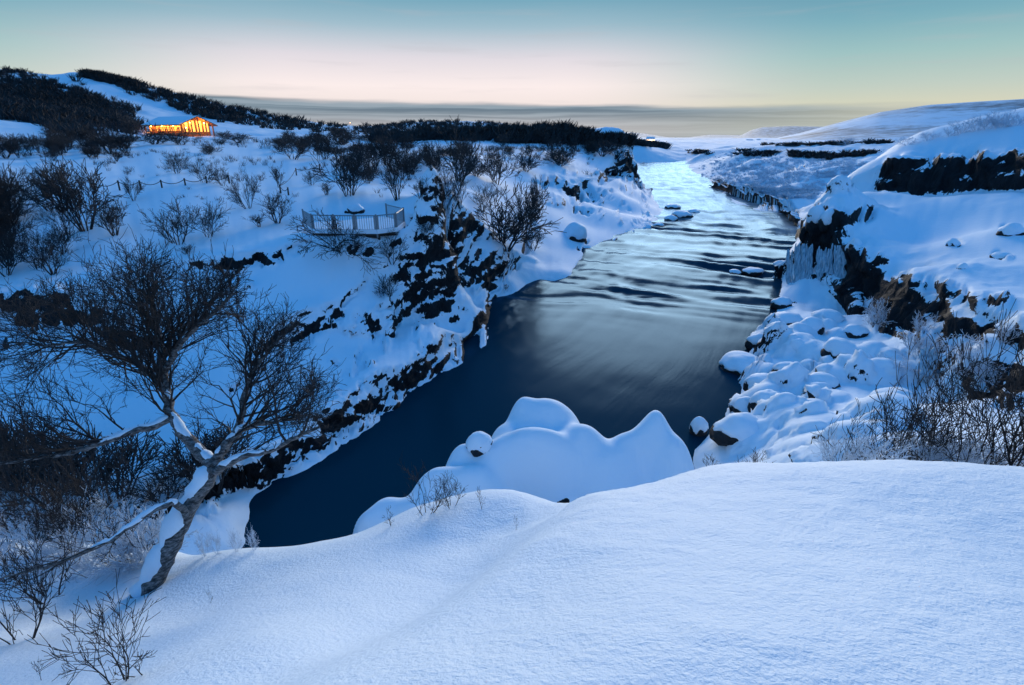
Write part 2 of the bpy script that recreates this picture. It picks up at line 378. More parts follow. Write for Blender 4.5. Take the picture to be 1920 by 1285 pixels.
left_steps = [
    cliff([(480, 905, 19.6), (600, 850, 22), (720, 765, 25.6), (800, 703, 28.8), (900, 628, 35.2), (915, 590, 39), (945, 548, 44)], [0.9, 1.3, 1.1, 0.9, 0.9, 0.8, 0.4], 0.5, 2.2, 0.35),
    cliff(S_NOSE, [0.6, 1.9, 1.8, 1.5, 0.3], 0.9, 3.0, 0.7, 31),
    cliff([(820, 455, 37), (860, 425, 40.5), (890, 430, 43), (920, 440, 46)], [0.6, 2.0, 1.6, 0.3], 0.8, 2.6, 0.6, 37),
    cliff([(480, 690, 25.4), (560, 640, 27.6), (640, 592, 29.6)], [0.5, 1.2, 0.4], 0.6, 2.0, 0.5, 41),
    cliff([(670, 612, 29.2), (720, 618, 29.6), (765, 585, 32)], [0.4, 1.1, 0.4], 0.6, 1.8, 0.5, 43),
    cliff([(-40, 590, 28.2), (60, 585, 28.4), (160, 615, 27.4), (290, 640, 26.6)], [1.2, 1.7, 1.3, 0.3], 0.7, 2.4, 0.6, 47),
    cliff([(375, 505, 31), (440, 512, 31), (525, 485, 31.6)], [0.5, 1.1, 0.4], 0.5, 1.6, 0.5, 53),
    cliff([(1150, 312, 122), (1178, 300, 140), (1192, 312, 165)], [1.5, 5.0, 4.0], 2.6, 8.0, 1.2, 59),
    cliff([(1030, 345, 84), (1070, 352, 88), (1100, 345, 97)], [0.6, 2.0, 0.6], 1.5, 5.0, 1.0, 61)]
HL = Surface(LEFT_PTS, 0.03, left_steps)

RIGHT_PTS = [(p[0], p[1], 0.0) for p in rwd] + bed(dense(rw, 0.09), -1) + PDl([
    # low shelf with snowed-in boulders
    (1400, 830, 20), (1500, 850, 15.5), (1700, 862, 12.2), (1900, 872, 10.2), (1450, 760, 22.8), (1550, 770, 20.5), (1700, 765, 18.3), (1500, 690, 27), (1450, 640, 31.2), (1600, 690, 25.4), (1500, 610, 34), (1550, 640, 30.4), (1530, 560, 41), (1600, 575, 37), (1480, 565, 41.5), (1650, 640, 29), (1500, 575, 38.5), (1560, 590, 35.5), (1610, 615, 32), (1800, 800, 15.6), (2100, 850, 10.5),
    # cliff top and the snow slope above it
    (1520, 398, 47.5), (1590, 455, 41), (1640, 480, 37.5), (1700, 515, 31.5), (1760, 545, 27.6), (1830, 575, 24), (1910, 600, 20.6), (1750, 690, 23.2), (1850, 720, 19.6), (1920, 740, 17.2), (2100, 640, 18), (2100, 750, 14.5), (1830, 650, 22.6),
    (1700, 450, 42), (1800, 450, 37), (1900, 500, 28.5), (1900, 430, 35.5), (1600, 400, 50), (1560, 385, 54), (1640, 362, 58), (1720, 372, 54), (1800, 372, 50), (1900, 370, 44), (1780, 410, 44), (2100, 450, 33), (2100, 550, 24),
    (1660, 296, 60), (1760, 294, 57), (1860, 290, 52), (1920, 288, 48), (2100, 285, 46), (2100, 360, 40), (1680, 276, 70), (1760, 258, 80), (1840, 248, 84), (1920, 238, 86), (2100, 225, 90), (1640, 300, 66), (1600, 345, 84), (1580, 372, 76), (1540, 384, 74), (1525, 400, 66),
    # lava field across the river
    (1500, 395, 92), (1450, 377, 106), (1400, 355, 124), (1500, 372, 103), (1560, 360, 100), (1600, 340, 106), (1500, 330, 120), (1350, 330, 165), (1400, 305, 156), (1330, 305, 205), (1500, 300, 150), (1650, 290, 130), (1400, 282, 185), (1500, 275, 235), (1310, 292, 260), (1350, 276, 300), (1650, 272, 190), (1600, 268, 330), (1290, 282, 340), (1280, 274, 430), (1400, 268, 420), (1800, 262, 330), (2000, 258, 300), (2100, 250, 200), (1800, 252, 130), (1950, 240, 140)])
right_steps = [
    cliff([(1490, 500, 46.5), (1560, 505, 43.5), (1620, 535, 37), (1700, 585, 29.6), (1770, 625, 25.2), (1850, 660, 22), (1930, 680, 18.8)], [2.4, 2.6, 2.6, 2.2, 1.4, 0.9, 0.7], 1.5, 3.0, 0.7, 71),
    cliff([(1620, 340, 60), (1660, 326, 57.5), (1720, 328, 55.5), (1800, 332, 51), (1870, 325, 48), (1960, 318, 44), (2100, 315, 41)], [0.5, 3.2, 3.3, 3.2, 2.9, 2.6, 2.0], 1.6, 4.0, 0.6, 73),
    cliff([(1495, 425, 49), (1540, 418, 47.5), (1600, 425, 46), (1640, 420, 46.5)], [1.6, 2.0, 1.4, 0.3], 1.3, 2.6, 0.6, 79),
    cliff([(1345, 347, 150), (1385, 363, 123), (1440, 380, 106), (1485, 402, 93)], [0.6, 2.4, 2.6, 2.2], 1.6, 7.0, 0.8, 83),
    cliff([(1710, 690, 24.4), (1760, 690, 22.6), (1830, 720, 19.8), (1930, 740, 17.2)], [0.4, 1.4, 1.3, 1.2], 0.6, 1.8, 0.5, 89)]
HR = Surface(RIGHT_PTS, 0.03, right_steps)

# ---- where the rock lies bare: strokes (pixels, radius) laid on the surfaces
ROCK_L = [([(485, 482), (525, 480)], 11), ([(552, 474), (560, 470)], 5), ([(660, 470), (692, 472)], 10), ([(735, 455), (748, 450)], 7), ([(752, 498), (762, 512)], 11), ([(715, 545), (735, 570)], 5),
    ([(795, 495), (842, 484)], 15), ([(850, 440), (888, 432)], 17), ([(862, 408), (880, 415)], 12), ([(770, 553), (832, 572)], 15), ([(850, 545), (850, 510)], 13), ([(815, 575), (840, 560)], 18),
    ([(878, 500), (900, 522), (922, 532)], 15), ([(905, 478), (927, 505)], 13), ([(940, 508), (965, 498)], 9), ([(985, 470), (1000, 420)], 6),
    ([(600, 612), (635, 592)], 14), ([(595, 620), (560, 645), (500, 690)], 17), ([(678, 596), (705, 625), (718, 640)], 13), ([(735, 602), (758, 578)], 11), ([(775, 620), (785, 612)], 7),
    ([(925, 565), (908, 600), (900, 636), (850, 674), (790, 700), (735, 742)], 17), ([(735, 745), (690, 778), (640, 808), (560, 850), (480, 896)], 22), ([(620, 790), (660, 790)], 30), ([(540, 850), (580, 840)], 24), ([(440, 880), (500, 880)], 30), ([(770, 705), (745, 725)], 18),
    ([(668, 690), (702, 684)], 5), ([(645, 703), (665, 700)], 6), ([(15, 560), (115, 552)], 20), ([(45, 605), (85, 600)], 24), ([(0, 640), (40, 640)], 14), ([(135, 595), (200, 620), (290, 645)], 22), ([(235, 725), (260, 720)], 16), ([(120, 790), (140, 770)], 10),
    ([(380, 502), (440, 522)], 12), ([(420, 495), (525, 488)], 9), ([(445, 543), (470, 538)], 6), ([(0, 985), (200, 965), (380, 930)], 34), ([(1025, 335), (1045, 340)], 10), ([(1058, 350), (1078, 368)], 11), ([(1030, 372), (1052, 382)], 9), ([(1095, 342), (1120, 375)], 6),
    ([(1130, 332), (1155, 320)], 11), ([(1165, 292), (1182, 335)], 13), ([(1172, 352), (1180, 360)], 8), ([(1092, 392), (1094, 396)], 4), ([(995, 420), (1005, 428)], 6), ([(1085, 462), (1100, 468)], 5), ([(1065, 438), (1100, 452)], 4), ([(1230, 418), (1100, 474), (1072, 518)], 3)]
ROCK_R = [([(1650, 345), (1770, 350)], 12), ([(1672, 318), (1740, 310), (1835, 305)], 22), ([(1690, 335), (1835, 338)], 18), ([(1848, 318), (1930, 298)], 20), ([(1855, 348), (1905, 342)], 10),
    ([(1542, 398), (1600, 408), (1632, 396)], 15), ([(1505, 435), (1585, 438)], 11), ([(1600, 470), (1640, 522), (1700, 565)], 26), ([(1610, 530), (1700, 590), (1765, 612)], 40), ([(1740, 590), (1830, 622), (1905, 640)], 20), ([(1690, 620), (1760, 650)], 18), ([(1700, 522), (1805, 552)], 12), ([(1652, 482), (1660, 490)], 9), ([(1745, 600), (1800, 612)], 15),
    ([(1835, 562), (1885, 562)], 11), ([(1515, 475), (1530, 520)], 10), ([(1540, 480), (1590, 520)], 20), ([(1735, 660), (1775, 652)], 14), ([(1845, 692), (1925, 712)], 22), ([(1825, 722), (1910, 752)], 22), ([(1565, 662), (1575, 660)], 6), ([(1650, 612), (1695, 628)], 10),
    ([(1790, 455), (1796, 460)], 5), ([(1885, 430), (1900, 438)], 6), ([(1870, 480), (1890, 485)], 6), ([(1345, 347), (1385, 362), (1440, 382), (1488, 402)], 10), ([(1440, 640), (1420, 650)], 4), ([(1398, 700), (1360, 690)], 4), ([(1462, 535), (1452, 590)], 4),
    ([(1480, 318), (1530, 312)], 3)]
HEATH = [([(-80, 150), (60, 165), (170, 205), (240, 228)], 26), ([(-80, 175), (60, 200), (160, 228)], 32), ([(230, 152), (330, 190), (420, 215), (520, 228), (640, 240)], 15), ([(160, 140), (260, 160)], 7), ([(670, 242), (800, 238), (950, 244), (1100, 256)], 12), ([(700, 258), (900, 258), (1140, 268)], 8), ([(1140, 267), (1200, 270), (1250, 277)], 3), ([(60, 420), (20, 480)], 30)]
_rr = random.Random(4)
for _ in range(90):
    _x = _rr.uniform(1015, 1225); _y = 300 + (_x - 1015) * 0.30 + _rr.uniform(-20, 80)
    ROCK_L.append(([(_x, _y), (_x + _rr.uniform(-6, 6), _y + _rr.uniform(0, 6))], _rr.uniform(1.5, 4.0)))
for _ in range(60):
    _x = _rr.uniform(560, 900); _y = 880 - (_x - 560) * 0.95 + _rr.uniform(-150, 0)
    ROCK_L.append(([(_x, _y), (_x + _rr.uniform(-14, 14), _y + _rr.uniform(-5, 5))], _rr.uniform(2.5, 7.0)))
def stroke_mask(x, y, z, strokes, soft=0.55):
    px, py, F = topix(x, y, z); m = np.zeros(np.shape(x))
    for pts, r in strokes:
        d, _, _ = seg_dist(px, py, pts); m = np.maximum(m, 1 - sstep(d / r, 1 - soft, 1 + soft))
    return m

def polar_mesh(hf, a0, a1, na, r0, r1, nf, nr, cull=-1.3):
    az_ = np.radians(np.linspace(a0, a1, na)); r = np.exp(np.linspace(math.log(r0), math.log(r1), nf))
    A, R = np.meshgrid(az_, r, indexing='ij'); X, Y = R * np.sin(A), R * np.cos(A); Z = hf(X, Y)
    dr = np.diff(R, axis=1); dz = np.diff(Z, axis=1); w = np.sqrt(dr ** 2 * 0.35 + (dz * 1.3) ** 2) / R[:, 1:] * (0.35 + 1.0 * (Z[:, 1:] > -1.2))
    c = np.concatenate([np.zeros((na, 1)), np.cumsum(w, 1)], 1); c /= c[:, -1:]
    k = np.ones(9) / 9; cp = np.pad(c, ((4, 4), (0, 0)), 'edge'); c = sum(cp[i:i + na] * k[i] for i in range(9))
    t = np.linspace(0, 1, nr); RR = np.empty((na, nr)); ZZ = np.empty((na, nr))
    for i in range(na): RR[i] = np.interp(t, c[i], r); ZZ[i] = np.interp(RR[i], r, Z[i])
    A = np.repeat(az_[:, None], nr, 1)
    return RR * np.sin(A), RR * np.cos(A), ZZ
def normals(X, Y, Z):
    P = np.stack([X, Y, Z], -1); u = np.gradient(P, axis=0); v = np.gradient(P, axis=1); n = np.cross(v, u)
    n *= np.sign(n[..., 2:3]) + (n[..., 2:3] == 0); return n / (np.linalg.norm(n, axis=-1, keepdims=True) + 1e-12)

def terrain(name, hf, rng, strokes, mat, amp=0.30, heath=(), hum=False):
    X, Y, Z = polar_mesh(hf, *rng); Fd = np.hypot(X, Y); sc = np.clip(Fd / 34, 0.7, 4.0)
    # soft drifts and lumps
    dr = fbm(X / (2.4 * sc), Y / (2.4 * sc), Z * 0, 4, seed=2) * 0.10 * sc
    if hum: hw = sstep(Fd, 85, 115) * sstep(Z, 0.5, 2.0) * (1 - sstep(Fd, 260, 420)); dr = dr + hw * (0.55 * np.abs(fbm(X / 5.0, Y / 5.0, X * 0, 4, seed=33)) - 0.2)
    m = stroke_mask(X, Y, Z, strokes)
    n = normals(X, Y, Z); steep = sstep(1 - n[..., 2], 0.28, 0.6)
    near_m = np.maximum(m, 0.75 * steep * sstep(Z, -0.4, 0.3))
    lumps = fbm(X / (0.8 * sc), Y / (0.8 * sc), Z / (0.8 * sc), 3, seed=12)
    crag = 0.75 * ridged(X / (1.25 * sc), Y / (1.25 * sc), Z / (1.0 * sc), 5, seed=21) - 0.3 + 0.5 * fbm(X / (0.5 * sc), Y / (0.5 * sc), Z / (0.5 * sc), 3, seed=25)
    Hs = 0.62 * sc; sl_ = Z / Hs + 2.6 * fbm(X / (1.5 * sc), Y / (1.5 * sc), Z / (3 * sc), 4, seed=28); fr_ = sl_ - np.floor(sl_); ter = (sstep(fr_, 0.45, 0.95) - fr_) * Hs
    d = amp * sc * near_m * crag + 0.035 * sc * lumps * (1 - near_m)
    d = np.where(Z < -0.6, 0, d)
    fade = sstep(Z, -0.5, 0.5)
    X = X + n[..., 0] * d; Y = Y + n[..., 1] * d; Z = Z + n[..., 2] * d * 0.8 + dr * fade + ter * near_m * (0.75 if hum else 0.6) * sstep(Z, -0.2, 0.4)
    rk = np.maximum(m * (1.16 if hum else 0.88), 0.34 * steep)
    if len(heath): rk = np.maximum(rk, 0.80 * stroke_mask(X, Y, Z, heath) * (Fd > 60))
    keep = ~((Z[:-1, :-1] < -1.2) & (Z[1:, :-1] < -1.2) & (Z[:-1, 1:] < -1.2) & (Z[1:, 1:] < -1.2))
    V = np.stack([X, Y, Z], -1).reshape(-1, 3); f = grid_faces(*X.shape, keep)
    V, f, a = compact(V, f, {'rock': rk.reshape(-1)})
    return link(name, mk_mesh(name, V, f, mat, attrs=a), kind='structure')

def smax(a, b, k):
    h = np.clip(0.5 + 0.5 * (a - b) / k, 0, 1); return b + (a - b) * h + k * h * (1 - h)
rnd = random.Random(7); nrng = np.random.default_rng(7)
# snowed-in boulders that only bulge the right-hand shelf
BUL = []
for _ in range(60):
    px, py = rnd.uniform(1400, 1680), rnd.uniform(590, 840)
    BUL.append((px, py, rnd.uniform(0.35, 0.95), rnd.uniform(0.25, 0.6)))
def hit(px, py, hf, f0=8.0, f1=600.0, n=1500):
    F = np.exp(np.linspace(math.log(f0), math.log(f1), n)); d = ray(px, py)
    X, Y, Z = F * d[0], F * d[1], HCAM + F * d[2]; g = hf(X, Y) - Z; k = np.argmax(g > 0)
    if not (g > 0).any(): return None
    if k == 0: return np.array((X[0], Y[0], Z[0]))
    t = g[k - 1] / (g[k - 1] - g[k]); Ff = F[k - 1] + t * (F[k] - F[k - 1]); return PD(px, py, Ff)
bulw = [(hit(a, b, HR), r, h) for a, b, r, h in BUL]
def HR2(x, y):
    z = HR(x, y)
    for p, r, h in bulw:
        if p is None or p[2] < 0.05: continue
        q = ((x - p[0]) ** 2 + (y - p[1]) ** 2) / (r * r * 1.6); z = z + np.where(q < 1, h * np.sqrt(np.clip(1 - q, 0, 1)) * np.clip((1 - q) * 3, 0, 1) ** 0.3, 0)
    return z

terrain('left_bank', HL, (-72, 26, 620, 12.5, 560, 1100, 560), ROCK_L, M['terrain'], 0.40, HEATH)
terrain('right_bank', HR2, (-2, 72, 430, 9.0, 520, 1000, 520), ROCK_R, M['terrain'], 0.42, hum=True)

# ---- foreground snow
class Plane2(Surface):
    LUT = False
    def q(s, x, y): return np.stack([np.asarray(x, float), np.asarray(y, float)], -1)
FORE = [(1600, 866, 6.5), (1450, 869, 6.3), (1300, 881, 6.1), (1150, 921, 5.6), (1050, 963, 5.15), (1750, 871, 6.7), (1920, 886, 6.9), (2100, 925, 7.0),
    (1440, 1050, 3.05), (1750, 1050, 3.15), (2050, 1100, 3.1), (1440, 1285, 1.75), (960, 1285, 1.8), (1900, 1285, 1.8), (1150, 1060, 3.1), (960, 1110, 3.0), (850, 1180, 2.55), (700, 1230, 2.35), (560, 1285, 2.15), (1000, 1010, 4.2), (1500, 950, 4.2), (1800, 950, 4.4),
    (480, 1210, 3.3), (640, 1120, 4.5), (820, 1035, 5.6), (930, 1000, 5.9), (990, 930, 6.7), (880, 925, 7.0), (770, 956, 7.0), (690, 992, 6.9), (640, 1008, 6.85), (530, 1027, 6.85), (400, 1038, 7.0), (270, 1107, 6.6), (330, 1160, 5.4), (200, 1285, 3.5), (0, 1285, 3.8), (100, 1190, 5.4), (0, 1110, 6.8), (0, 1015, 8.6), (150, 1022, 8.4), (300, 1034, 7.8), (-300, 1100, 7.1), (-300, 1010, 9.0), (-300, 1285, 4.2)]
fp = PDl(FORE)
crest = [(2100, 925, 7.0), (1920, 886, 6.9), (1750, 871, 6.7), (1600, 866, 6.5), (1450, 869, 6.3), (1300, 881, 6.1), (1150, 921, 5.6), (1050, 963, 5.2), (1015, 932, 6.6), (990, 918, 6.75), (880, 921, 7.05), (770, 952, 7.05), (690, 990, 6.95), (530, 1026, 6.9), (400, 1036, 7.1), (300, 1030, 7.9), (150, 1018, 8.6), (0, 1008, 8.9), (-300, 1000, 9.3)]
for c_ in crest:
    p = PD(*c_)
    if 1000 < c_[0] < 1070: continue
    for dd, dz in ((0.55, -0.55), (1.4, -1.9), (3.0, -4.4), (5.0, -6.4)): fp.append((p[0] * (1 + dd / 12), p[1] + dd, p[2] + dz))
fp += [(0, 0, 10.42), (0, -3, 10.6), (-4, -3, 9.9), (4, -3, 10.6), (-7, -1, 8.8), (7, -1, 10.2), (-2, 0, 10.0), (2.5, 0.3, 10.4)]
HF = Plane2(fp, 0.55, [cliff([(1045, 972, 5.1), (930, 1030, 4.2), (800, 1110, 3.4), (650, 1200, 2.75), (480, 1300, 2.2)], [0.2, 0.55, 0.58, 0.48, 0.4], 1.0, 1.3, 0.0)], lam=2e-3)
def build_fore():
    X, Y = np.meshgrid(np.linspace(-13, 12, 600), np.concatenate([np.linspace(-4, 0.6, 40)[:-1], np.linspace(0.6, 13.0, 420)]), indexing='ij')
    Z = HF(X, Y); Z = Z + 0.012 * fbm(X / 0.5, Y / 0.5, X * 0, 3, seed=3) + 0.006 * fbm(X / 0.09, Y / 0.09, X * 0, 3, seed=4) * sstep(X, -1.5, 0.8)
    V = np.stack([X, Y, Z], -1).reshape(-1, 3); f = grid_faces(*X.shape)
    link('foreground_snow', mk_mesh('foreground_snow', V, f, M['snow_near']), kind='structure')
build_fore()

# ------------------------------------------------------------------ river
CENT = [(92, 330), (78, 285), (58, 217), (45, 140), (37, 105), (31, 80), (22, 60), (11, 42), (5, 30), (0, 23), (-5, 17), (-12, 10), (-22, 4)]
def river_mat():
    m, t, p = newmat('river_water'); at = N(t, 'ShaderNodeAttribute', attribute_name='flow').outputs['Vector']
    rp = N(t, 'ShaderNodeAttribute', attribute_name='rapid').outputs['Fac']
    mp1 = N(t, 'ShaderNodeMapping'); mp1.inputs['Scale'].default_value = (0.06, 0.45, 1); t.links.new(at, mp1.inputs[0])
    n1 = noise(t, mp1.outputs[0], 1.0, 5, 0.55)
    mp3 = N(t, 'ShaderNodeMapping'); mp3.inputs['Scale'].default_value = (0.35, 0.10, 1); t.links.new(at, mp3.inputs[0])
    n3 = noise(t, mp3.outputs[0], 1.0, 4, 0.5)
    foam = smooth(t, mth(t, 'ADD', mth(t, 'MULTIPLY', n1, 0.6), mth(t, 'ADD', mth(t, 'MULTIPLY', n3, 0.4), mth(t, 'MULTIPLY', rp, 0.34))), 0.66, 1.0)
    fo = mth(t, 'MULTIPLY', foam, mth(t, 'MULTIPLY', rp, 0.55))
    b = bump(t, n1, 0.25, 0.10)
    df = N(t, 'ShaderNodeBsdfDiffuse'); t.links.new(mixc(t, fo, (0.002, 0.030, 0.052), (0.66, 0.69, 0.72)), df.inputs[0]); t.links.new(b, df.inputs['Normal'])
    gl = N(t, 'ShaderNodeBsdfGlossy'); gl.inputs[0].default_value = (0.31, 0.54, 0.86, 1); t.links.new(mth(t, 'ADD', 0.17, mth(t, 'MULTIPLY', fo, 0.4)), gl.inputs['Roughness']); t.links.new(b, gl.inputs['Normal'])
    fr = N(t, 'ShaderNodeFresnel'); fr.inputs[0].default_value = 1.33; t.links.new(b, fr.inputs['Normal'])
    mx = N(t, 'ShaderNodeMixShader'); t.links.new(mth(t, 'MULTIPLY', fr.outputs[0], 0.31), mx.inputs[0]); t.links.new(df.outputs[0], mx.inputs[1]); t.links.new(gl.outputs[0], mx.inputs[2])
    t.links.new(mx.outputs[0], t.nodes['Material Output'].inputs[0]); t.nodes.remove(p); return m
def build_river():
    az_ = np.radians(np.linspace(-70, 45, 380)); r = np.exp(np.linspace(math.log(7), math.log(400), 420)); A, R = np.meshgrid(az_, r, indexing='ij')
    X, Y = R * np.sin(A), R * np.cos(A)
    d, sg, par = seg_dist(X, Y, CENT); L = np.concatenate([[0], np.cumsum([math.hypot(b[0] - a[0], b[1] - a[1]) for a, b in zip(CENT[:-1], CENT[1:])])])
    s = np.interp(par, np.arange(len(L)), L); tt = d * sg
    rap = sstep(Y - 0.35 * X, 25, 40)
    w1 = fbm(s / 1.9 + 0.9 * fbm(s / 9, tt / 9, s * 0, 2, seed=90), tt / 10.0, s * 0, 3, seed=91); w2 = fbm(s / 16, tt / 2.2, s * 0 + 5, 3, seed=95)
    Z = rap * (0.30 * w1 * sstep(R, 33, 46) * (1 - 0.7 * sstep(R, 62, 105)) * (0.35 + 0.65 * sstep(fbm(X / 13, Y / 13, X * 0, 2, seed=93), -0.35, 0.35)) + 0.10 * w2 * np.clip(R / 60, 0.4, 2.0)) + 0.008 * fbm(X / 3, Y / 3, X * 0, 2, seed=97)
    V = np.stack([X, Y, Z], -1).reshape(-1, 3); f = grid_faces(*X.shape)
    link('river', mk_mesh('river', V, f, river_mat(), attrs={'flow': np.stack([s, tt, s * 0], -1).reshape(-1, 3), 'rapid': (rap * (0.45 + 0.55 * sstep(R, 58, 100))).reshape(-1)}), kind='structure')
build_river()

# ------------------------------------------------------------------ plain, mountain, far hills
def ring_mesh(name, hf, a0, a1, na, r0, r1, nr, mat, attr=None):
    az_ = np.radians(np.linspace(a0, a1, na)); r = np.exp(np.linspace(math.log(r0), math.log(r1), nr)); A, R = np.meshgrid(az_, r, indexing='ij')
    X, Y = R * np.sin(A), R * np.cos(A); Z = hf(X, Y, A, R); rk = attr(X, Y, Z, A, R) if attr else X * 0
    return link(name, mk_mesh(name, np.stack([X, Y, Z], -1).reshape(-1, 3), grid_faces(na, nr), mat, attrs={'rock': rk.reshape(-1)}), kind='structure')
def plain_h(X, Y, A, R): return 3.0 + 5.5 * sstep(R, 330, 700) + 1.2 * fbm(X / 150, Y / 150, X * 0, 4, seed=51) * sstep(R, 330, 700) - 60 * sstep(R, 9000, 30000)
def plain_r(X, Y, Z, A, R): return np.clip(0.25 + 0.45 * fbm(np.degrees(A) / 9, np.log(R) * 9, X * 0, 3, seed=52), 0, 0.75)
ring_mesh('plain', plain_h, -85, 85, 260, 340, 26000, 160, M['terrain_far'], plain_r)
def ridge_h(prof, rc, wid, seed, rough):
    ap = np.array([math.atan((p[0] - CX) / FPX / (CP + (CY - p[1]) / FPX * SP)) for p in prof])
    zp = np.array([(lambda d: HCAM + d[2] / math.hypot(d[0], d[1]) * rc)(ray(*p)) for p in prof])
    def f(X, Y, A, R):
        top = np.interp(A, ap, zp); u = np.log(R / rc) / wid; s = np.where(u < 0, np.exp(-(u * 1.0) ** 2 * 2.2), np.exp(-(u * 0.8) ** 2))
        return 4 + (top - 4) * s + rough * (top - 4) * fbm(X / (rc * 0.12), Y / (rc * 0.12), X * 0, 4, seed=seed) * (1 - s) * 1.0
    return f
mt = ridge_h([(1180, 290), (1360, 276), (1420, 266), (1500, 250), (1560, 234), (1650, 212), (1740, 199), (1830, 193), (1920, 188), (2100, 178), (2500, 170)], 1700, 0.55, 61, 0.05)
ring_mesh('mountain', mt, 10, 62, 220, 600, 3400, 110, M['terrain_far'], lambda X, Y, Z, A, R: np.clip(0.78 + 0.5 * fbm(X / 260, Y / 700, Z / 60, 4, seed=62), 0.3, 1.0))  # heath cover raised so the colour also dims the mountain like haze
ms = ridge_h([(1250, 285), (1330, 266), (1385, 256), (1410, 244), (1428, 239), (1480, 237), (1540, 238), (1700, 240)], 4500, 0.3, 63, 0.04)
ring_mesh('table_mountain', ms, 10, 34, 120, 2500, 7000, 60, M['terrain_far'], lambda X, Y, Z, A, R: 0.85 + 0 * X)
fh = ridge_h([(900, 260), (1050, 254), (1120, 249), (1160, 246), (1210, 251), (1260, 259), (1290, 258), (1330, 253), (1390, 254), (1450, 258), (1600, 258)], 8000, 0.3, 65, 0.04)
ring_mesh('distant_hills', fh, -6, 34, 160, 5000, 12000, 60, M['terrain_far'], lambda X, Y, Z, A, R: 0.85 + 0 * X)

# ------------------------------------------------------------------ snow-buried rock mass below the camera
def dome(px, py, F, rx, ry, h, p=0.5):
    c = PD(px, py, F); return (c[0], c[1], c[2], rx, ry, h, p)
MASS = [dome(1022, 752, 19.7, 1.75, 1.4, 3.2), dome(985, 744, 19.9, 0.75, 0.9, 2.0, 0.7), dome(950, 800, 19.2, 0.9, 1.2, 2.4), dome(1000, 806, 18.0, 2.1, 1.0, 2.6), dome(1090, 800, 18.6, 1.2, 1.1, 2.6), dome(1233, 768, 18.7, 0.6, 0.9, 2.6, 0.5), dome(1222, 792, 18.6, 0.95, 1.0, 2.6, 0.5), dome(1176, 815, 18.6, 0.85, 0.9, 2.4), dome(1262, 818, 18.2, 0.9, 1.1, 2.2, 0.6), dome(1130, 838, 18.3, 1.6, 1.2, 2.4),
    dome(872, 832, 18.2, 0.9, 0.8, 2.6), dome(925, 832, 18.0, 1.1, 1.0, 2.6), dome(826, 880, 17.2, 1.2, 0.9, 2.6), dome(880, 880, 17.0, 1.3, 1.0, 2.6), dome(726, 934, 16.9, 0.8, 0.7, 2.0), dome(700, 962, 16.6, 0.9, 0.7, 1.6), dome(785, 936, 16.6, 1.2, 0.9, 2.0)]
def mass_lut():
    gx, gy = np.linspace(-11, 13, 480), np.linspace(6, 24, 360); X, Y = np.meshgrid(gx, gy, indexing='ij')
    z = np.where(X < -6.0, -3.0, np.minimum(-1.6 + np.clip((16.9 - Y) * 0.9, -2, 2.8) + np.clip((13.0 - Y) * 0.5, 0, 5), 3.0 + 0.5 * np.clip(9 - Y, 0, 4))); z = np.where((X > -6) & (X < -3), np.minimum(z, -1.6 + (X + 6) * 1.2), z)
    z = z + 0.9 * sstep(X, 0, 4) * sstep(17.6 - Y, -0.3, 2.0) * (1 - sstep(X, 6.5, 8.5)) - 1.5 * sstep(16.0 - Y, 0, 2.5) * sstep(Y, 9, 12)
    for cx, cy, cz, rx, ry, h, p in MASS:
        q = ((X - cx) / (rx + 0.12)) ** 2 + ((Y - cy) / (ry + 0.12)) ** 2; z = np.maximum(z, np.where(q < 1, cz + 0.10 - h + h * np.clip(1 - q, 0, 1) ** p, -3.0))
    for sg in (3, 3):
        k = np.exp(-0.5 * (np.arange(-12, 13) / sg) ** 2); k /= k.sum()
        z = np.apply_along_axis(lambda v: np.convolve(np.pad(v, 12, 'edge'), k, 'valid'), 0, z); z = np.apply_along_axis(lambda v: np.convolve(np.pad(v, 12, 'edge'), k, 'valid'), 1, z)
    return z
MLUT = mass_lut()
def mass_h(X, Y):
    X = np.asarray(X, float); u = np.clip((X + 11) / 24 * 479, 0, 478.99); v = np.clip((np.asarray(Y, float) - 6) / 18 * 359, 0, 358.99); i, j = u.astype(int), v.astype(int); u, v = u - i, v - j
    return (MLUT[i, j] * (1 - u) + MLUT[i + 1, j] * u) * (1 - v) + (MLUT[i, j + 1] * (1 - u) + MLUT[i + 1, j + 1] * u) * v
def build_mass():
    X, Y, Z = polar_mesh(mass_h, -36, 36, 320, 6.5, 24, 700, 340)
    Z = Z + 0.03 * fbm(X / 0.9, Y / 0.9, X * 0, 3, seed=77)
    keep = ~((Z[:-1, :-1] < -0.6) & (Z[1:, 1:] < -0.6)); V = np.stack([X, Y, Z], -1).reshape(-1, 3); f = grid_faces(*X.shape, keep)
    rk = stroke_mask(X, Y, Z, [([(1015, 960), (1040, 950), (1062, 940)], 5), ([(1000, 945), (1030, 965)], 4)]).reshape(-1)
    V, f, a = compact(V, f, {'rock': rk})
    link('snowy_rock_mass', mk_mesh('snowy_rock_mass', V, f, M['terrain'], attrs=a), label='big rounded rock mass buried in smooth snow, rising from the dark river below the camera', cat='rock')
build_mass()
def mass_hit(px, py): return hit(px, py, mass_h, 9, 30)

